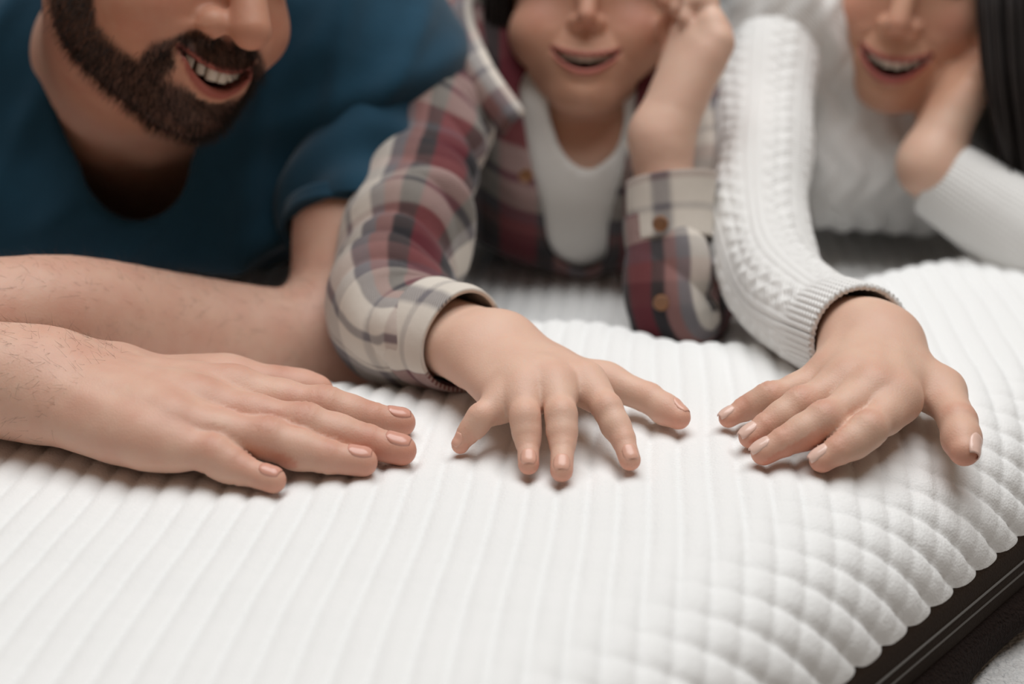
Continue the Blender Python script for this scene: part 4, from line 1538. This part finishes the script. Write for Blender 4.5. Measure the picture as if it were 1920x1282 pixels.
# ------------------------------------------------------------------ the woman
def build_woman():
    H = Head(1671, 120, 1.10, -24, 18, 14, .0094, W=3.1, open=1.2, smile=1.05, nose=.92, jaw=.92, lip=.85, zm=-7.3, fold=.6, fw=1.03)
    RS, LS = P(1448, 60, 1.16), P(1930, 170, 1.30)
    NB = P(1690, 240, 1.24)
    CH = P(1655, 310, 1.36)
    CH[2] = .056
    PV = CH + np.array([.06, .45, -.02])
    RE = P(1432, 505, .94)
    LE, LW = P(2010, 500, 1.06), P(1758, 330, 1.085)
    PRESS.append((RE[0], RE[1], .05, .014))
    b = Body(.011)
    def torso(p):
        d = s_ell(p, CH, (.145, .13, .10))
        d = smin(d, s_cone(p, RS, LS, .042, .042), .05)
        d = smin(d, s_cone(p, CH + [0, .05, 0], PV, .105, .12), .05)
        return smin(d, s_cone(p, H.w(0, -1.5, -6), NB, .042, .045), .03)
    b.add(torso, [CH - .15, CH + .15, RS, LS, PV, H.w(0, 0, -6)], .11)
    b.add(H, H.points(), .02)
    SL = [P(1470, -60, 1.19), P(1448, 60, 1.15), P(1432, 200, 1.09), P(1424, 330, 1.02), P(1426, 440, .965), P(1452, 532, .918), P(1525, 596, .862), P(1612, 634, .805)]
    SR = [.040, .040, .037, .0345, .0325, .0320, .0305, .0305]
    TL = [P(2000, 180, 1.26), P(2040, 350, 1.16), P(2020, 480, 1.07), P(1960, 465, 1.055), P(1870, 405, 1.065), P(1762, 333, 1.083)]
    TR = [.042, .040, .038, .037, .034, .0300]
    b.add(chain(SL[:-1], SR[:-1], .72, 20), SL, .06)
    b.add(WOMAN_HAND, WOMAN_HAND.points(), .05)
    def F4(mcp, pip, dip, tip, dd):
        return [P(q[0], q[1], q[2] + dd) for q in (mcp, pip, dip, tip)]
    little = F4((1818, 172, 1.072), (1852, 104, 1.085), (1864, 56, 1.10), (1868, 20, 1.11), 0)
    ring = F4((1820, 152, 1.080), (1856, 78, 1.092), (1868, 22, 1.105), (1872, -18, 1.115), .012)
    midd = F4((1814, 138, 1.088), (1852, 58, 1.098), (1864, 0, 1.11), (1868, -44, 1.12), .026)
    inde = F4((1804, 130, 1.095), (1840, 58, 1.10), (1852, 2, 1.11), (1858, -36, 1.12), .040)
    thb = [P(1752, 262, 1.115), P(1748, 205, 1.15), P(1752, 160, 1.17), P(1760, 125, 1.18)]
    CUP = Hand(P(1748, 312, 1.080), LE * .3 + LW * .7, [inde, midd, ring, little], thb, .86, up=(.8, -.3, -.2), rw=.0205, rf=.0215, pal=.0150, wide=.0130)
    b.add(CUP, CUP.points(), .05)
    b.add(chain(TL[:-1], TR[:-1], .68, 18), TL, .06)
    keep = {}
    def shade(v, n):
        rgb = np.tile(SKIN_W, (len(v), 1))
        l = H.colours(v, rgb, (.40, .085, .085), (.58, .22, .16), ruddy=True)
        cap = sstep(l[:, 2] + .30 * (-l[:, 1]), 3.4, 4.4) * (np.linalg.norm(l, axis=1) < 16)
        keep['cap'] = cap
        k = cap * .92
        rgb[:] = rgb * (1 - k[:, None]) + np.array([.02, .010, .008]) * k[:, None]
        return rgb
    def after(v, n, rgb):
        return WOMAN_HAND.detail(v, n, rgb, (.64, .22, .14), (.58, .27, .19), .9)
    lo, hi = b.box()
    lo, hi = np.maximum(lo, [.10, .58, -.075]), np.minimum(hi, [.62, 1.75, .50])
    o, v, n, q = finish_body('person', b, (lo, hi), .0016, M['skin_woman'], shade, after)
    setp(o, 'long-haired woman in a white cable knit sweater, cheek resting in her palm', 'person')
    WOMAN_HAND.nails(b, M['nail_polish'], o, length=1.04, ups={4: (.75, -.1, .6)})
    CUP.nails(b, M['nail_polish'], o)
    H.teeth(o, 8, .78, .58)
    H.eyes(o)
    brows(H, o, M['hair_dark'])
    # hair: long locks from the crown; those on her left fall past the hand to the mattress
    paths = []
    for i in range(620):
        y0 = RNG.uniform(-6, 4)
        u, w = RNG.random(), RNG.random()
        start = H.w(RNG.uniform(.3, 2.5), y0, 11.0 - .05 * (y0 + 1) ** 2)
        side_ = H.w(7.0 + w * 1.2, y0 * .5 + .5, 6.5)
        d = 1.045 + .16 * w
        off = 125 * u
        paths.append([start, side_, P(1842 + off, -60, d), P(1842 + off + RNG.normal() * 4, 90, d - .01), P(1856 + off * .95, 200, d - .01),
                      P(1884 + off * .8 + RNG.normal() * 6, RNG.uniform(275, 345), d + .005)])
    for i in range(160):
        y0 = RNG.uniform(-6, 3)
        w = RNG.random()
        paths.append([H.w(-RNG.uniform(.3, 2.5), y0, 11.0 - .05 * (y0 + 1) ** 2), H.w(-7.4 - w * .6, y0 * .5 - 1, 5.5), P(1540 + 22 * w, -50, 1.16 + .03 * w),
                      P(1538 + 24 * w + RNG.normal() * 3, 34 + RNG.normal() * 8, 1.19)])
    for i in range(240):
        y0 = RNG.uniform(-8, 1)
        sx = RNG.choice([-1, 1])
        x0 = sx * RNG.uniform(.2, 4.5)
        paths.append([H.w(x0, y0 + 2, 11.2 - .08 * x0 * x0), H.w(x0 * 1.25, y0 - 4, 9.5 - .08 * x0 * x0), H.w(x0 * 1.4, -10.6 + abs(x0) * .4, 3), H.w(x0 * 1.3, -10.5 + abs(x0) * .4, -4), H.w(x0, -9, -9)])
    for i in range(520):
        y0 = RNG.uniform(-7, 7.9)
        sx = RNG.choice([-1, 1])
        e = RNG.normal() * .15
        k = math.sqrt(max(1 - ((y0 + 1) / 10.0) ** 2, .05))
        pth = [H.w(sx * 7.95 * k * math.sin(a_), y0 * (1 - .12 * a_) - .7 * a_ * max(y0 > 3, .4) + e, 3.2 + 8.75 * k * math.cos(a_)) for a_ in (.03, .45, .9, 1.35)]
        paths.append(pth + [H.w(sx * 8.0, y0 * .5 - 2.0, .8), H.w(sx * 8.1, y0 * .4 - 2.6, -1.5)])
    locks('hair', paths, .0030, M['hair_dark'], o, 'long dark brown hair falling past her cheek')
    # sweater
    def sw_f(p):
        d = s_ell(p, CH, (.165, .15, .118))
        d = smin(d, s_cone(p, RS, LS, .060, .060), .06)
        d = smin(d, s_cone(p, CH + [0, .05, 0], PV, .125, .14), .05)
        d = smin(d, s_cone(p, P(1560, 330, 1.19), P(1700, 340, 1.20), .045, .045), .06)
        return smin(d, s_cone(p, H.w(0, -1.8, -9), NB, .054, .062), .04)
    def hole(p):
        return s_cone(p, H.w(0, -1.0, -4), H.w(0, -1.5, -10), .06, .052)
    def wr(v, n):
        x = v[:, 0] * 1.0
        cable = .0022 * (np.abs(np.sin(x * 130)) ** .7) + .0012 * np.sin(x * 260 + 2 * np.sin(v[:, 2] * 130))
        return fold_noise(v, [((1, 0, .5), .08), ((.4, 0, 1), .09)], .006, 12) + cable
    def pat(v):
        return np.stack([v[:, 0], v[:, 2] - .6 * v[:, 1], 0 * v[:, 0]], 1)
    sw = cloth('sweater', sw_f, CH + [-.30, -.28, -.22], CH + [.36, .62, .24], .004, M['knit'], o, hole, wr, pat, thick=.003)
    setp(sw, 'white cable knit sweater')
    def knit(cuff_from, r0=.033):
        def g(S, A, Lg):
            rib = np.abs(np.sin(A * 26)) ** .8 * .0011
            k = sstep(S, Lg - cuff_from - .01, Lg - cuff_from + .01)
            A2 = (A / (2 * np.pi) * 6) % 1.0
            lane = np.exp(-((A2 - .5) / .26) ** 2)
            tw = np.sin(S * 210 + 9 * np.abs(A2 - .5)) * .0016 * lane
            tw2 = np.maximum(np.exp(-((A2 - .5 - .18 * np.sin(S * 210)) / .09) ** 2), np.exp(-((A2 - .5 + .18 * np.sin(S * 210)) / .11) ** 2)) * .0014
            flat = np.abs(np.sin(A * 6 * 3)) * .0007 * (1 - lane)
            return (1 - k) * (tw2 + tw * .3 + flat) + k * rib + .0030 * np.sin(S * 45 + 2 * np.sin(A)) * np.sin(A + 1) * (1 - k)
        return g
    tube('sleeve', SL, SR, 420, 300, M['knit'], sw, knit(.035), up=(.3, -.6, 1), thick=.0032)
    tube('sleeve', TL, TR, 260, 220, M['knit'], sw, knit(.09), up=(.2, -1, .4), thick=.0032)
    def legs(p):
        d = smin(s_cone(p, PV, PV + [.08, .10, 0], .105, .095), s_cone(p, PV, PV + [-.08, .10, 0], .105, .095), .05)
        for sx in (-1, 1):
            d = smin(d, s_cone(p, PV + [.085 * sx, .08, -.01], PV + [.10 * sx, .48, -.03], .09, .065), .04)
            d = smin(d, s_cone(p, PV + [.10 * sx, .48, -.03], PV + [.11 * sx, .82, -.045], .065, .05), .03)
        return d
    setp(cloth('trousers', legs, PV + [-.3, -.2, -.2], PV + [.3, 1.0, .2], .009, M['jeans'], o), 'dark denim trousers')
    return o


build_man()
build_boy()
build_woman()
build_mattress()
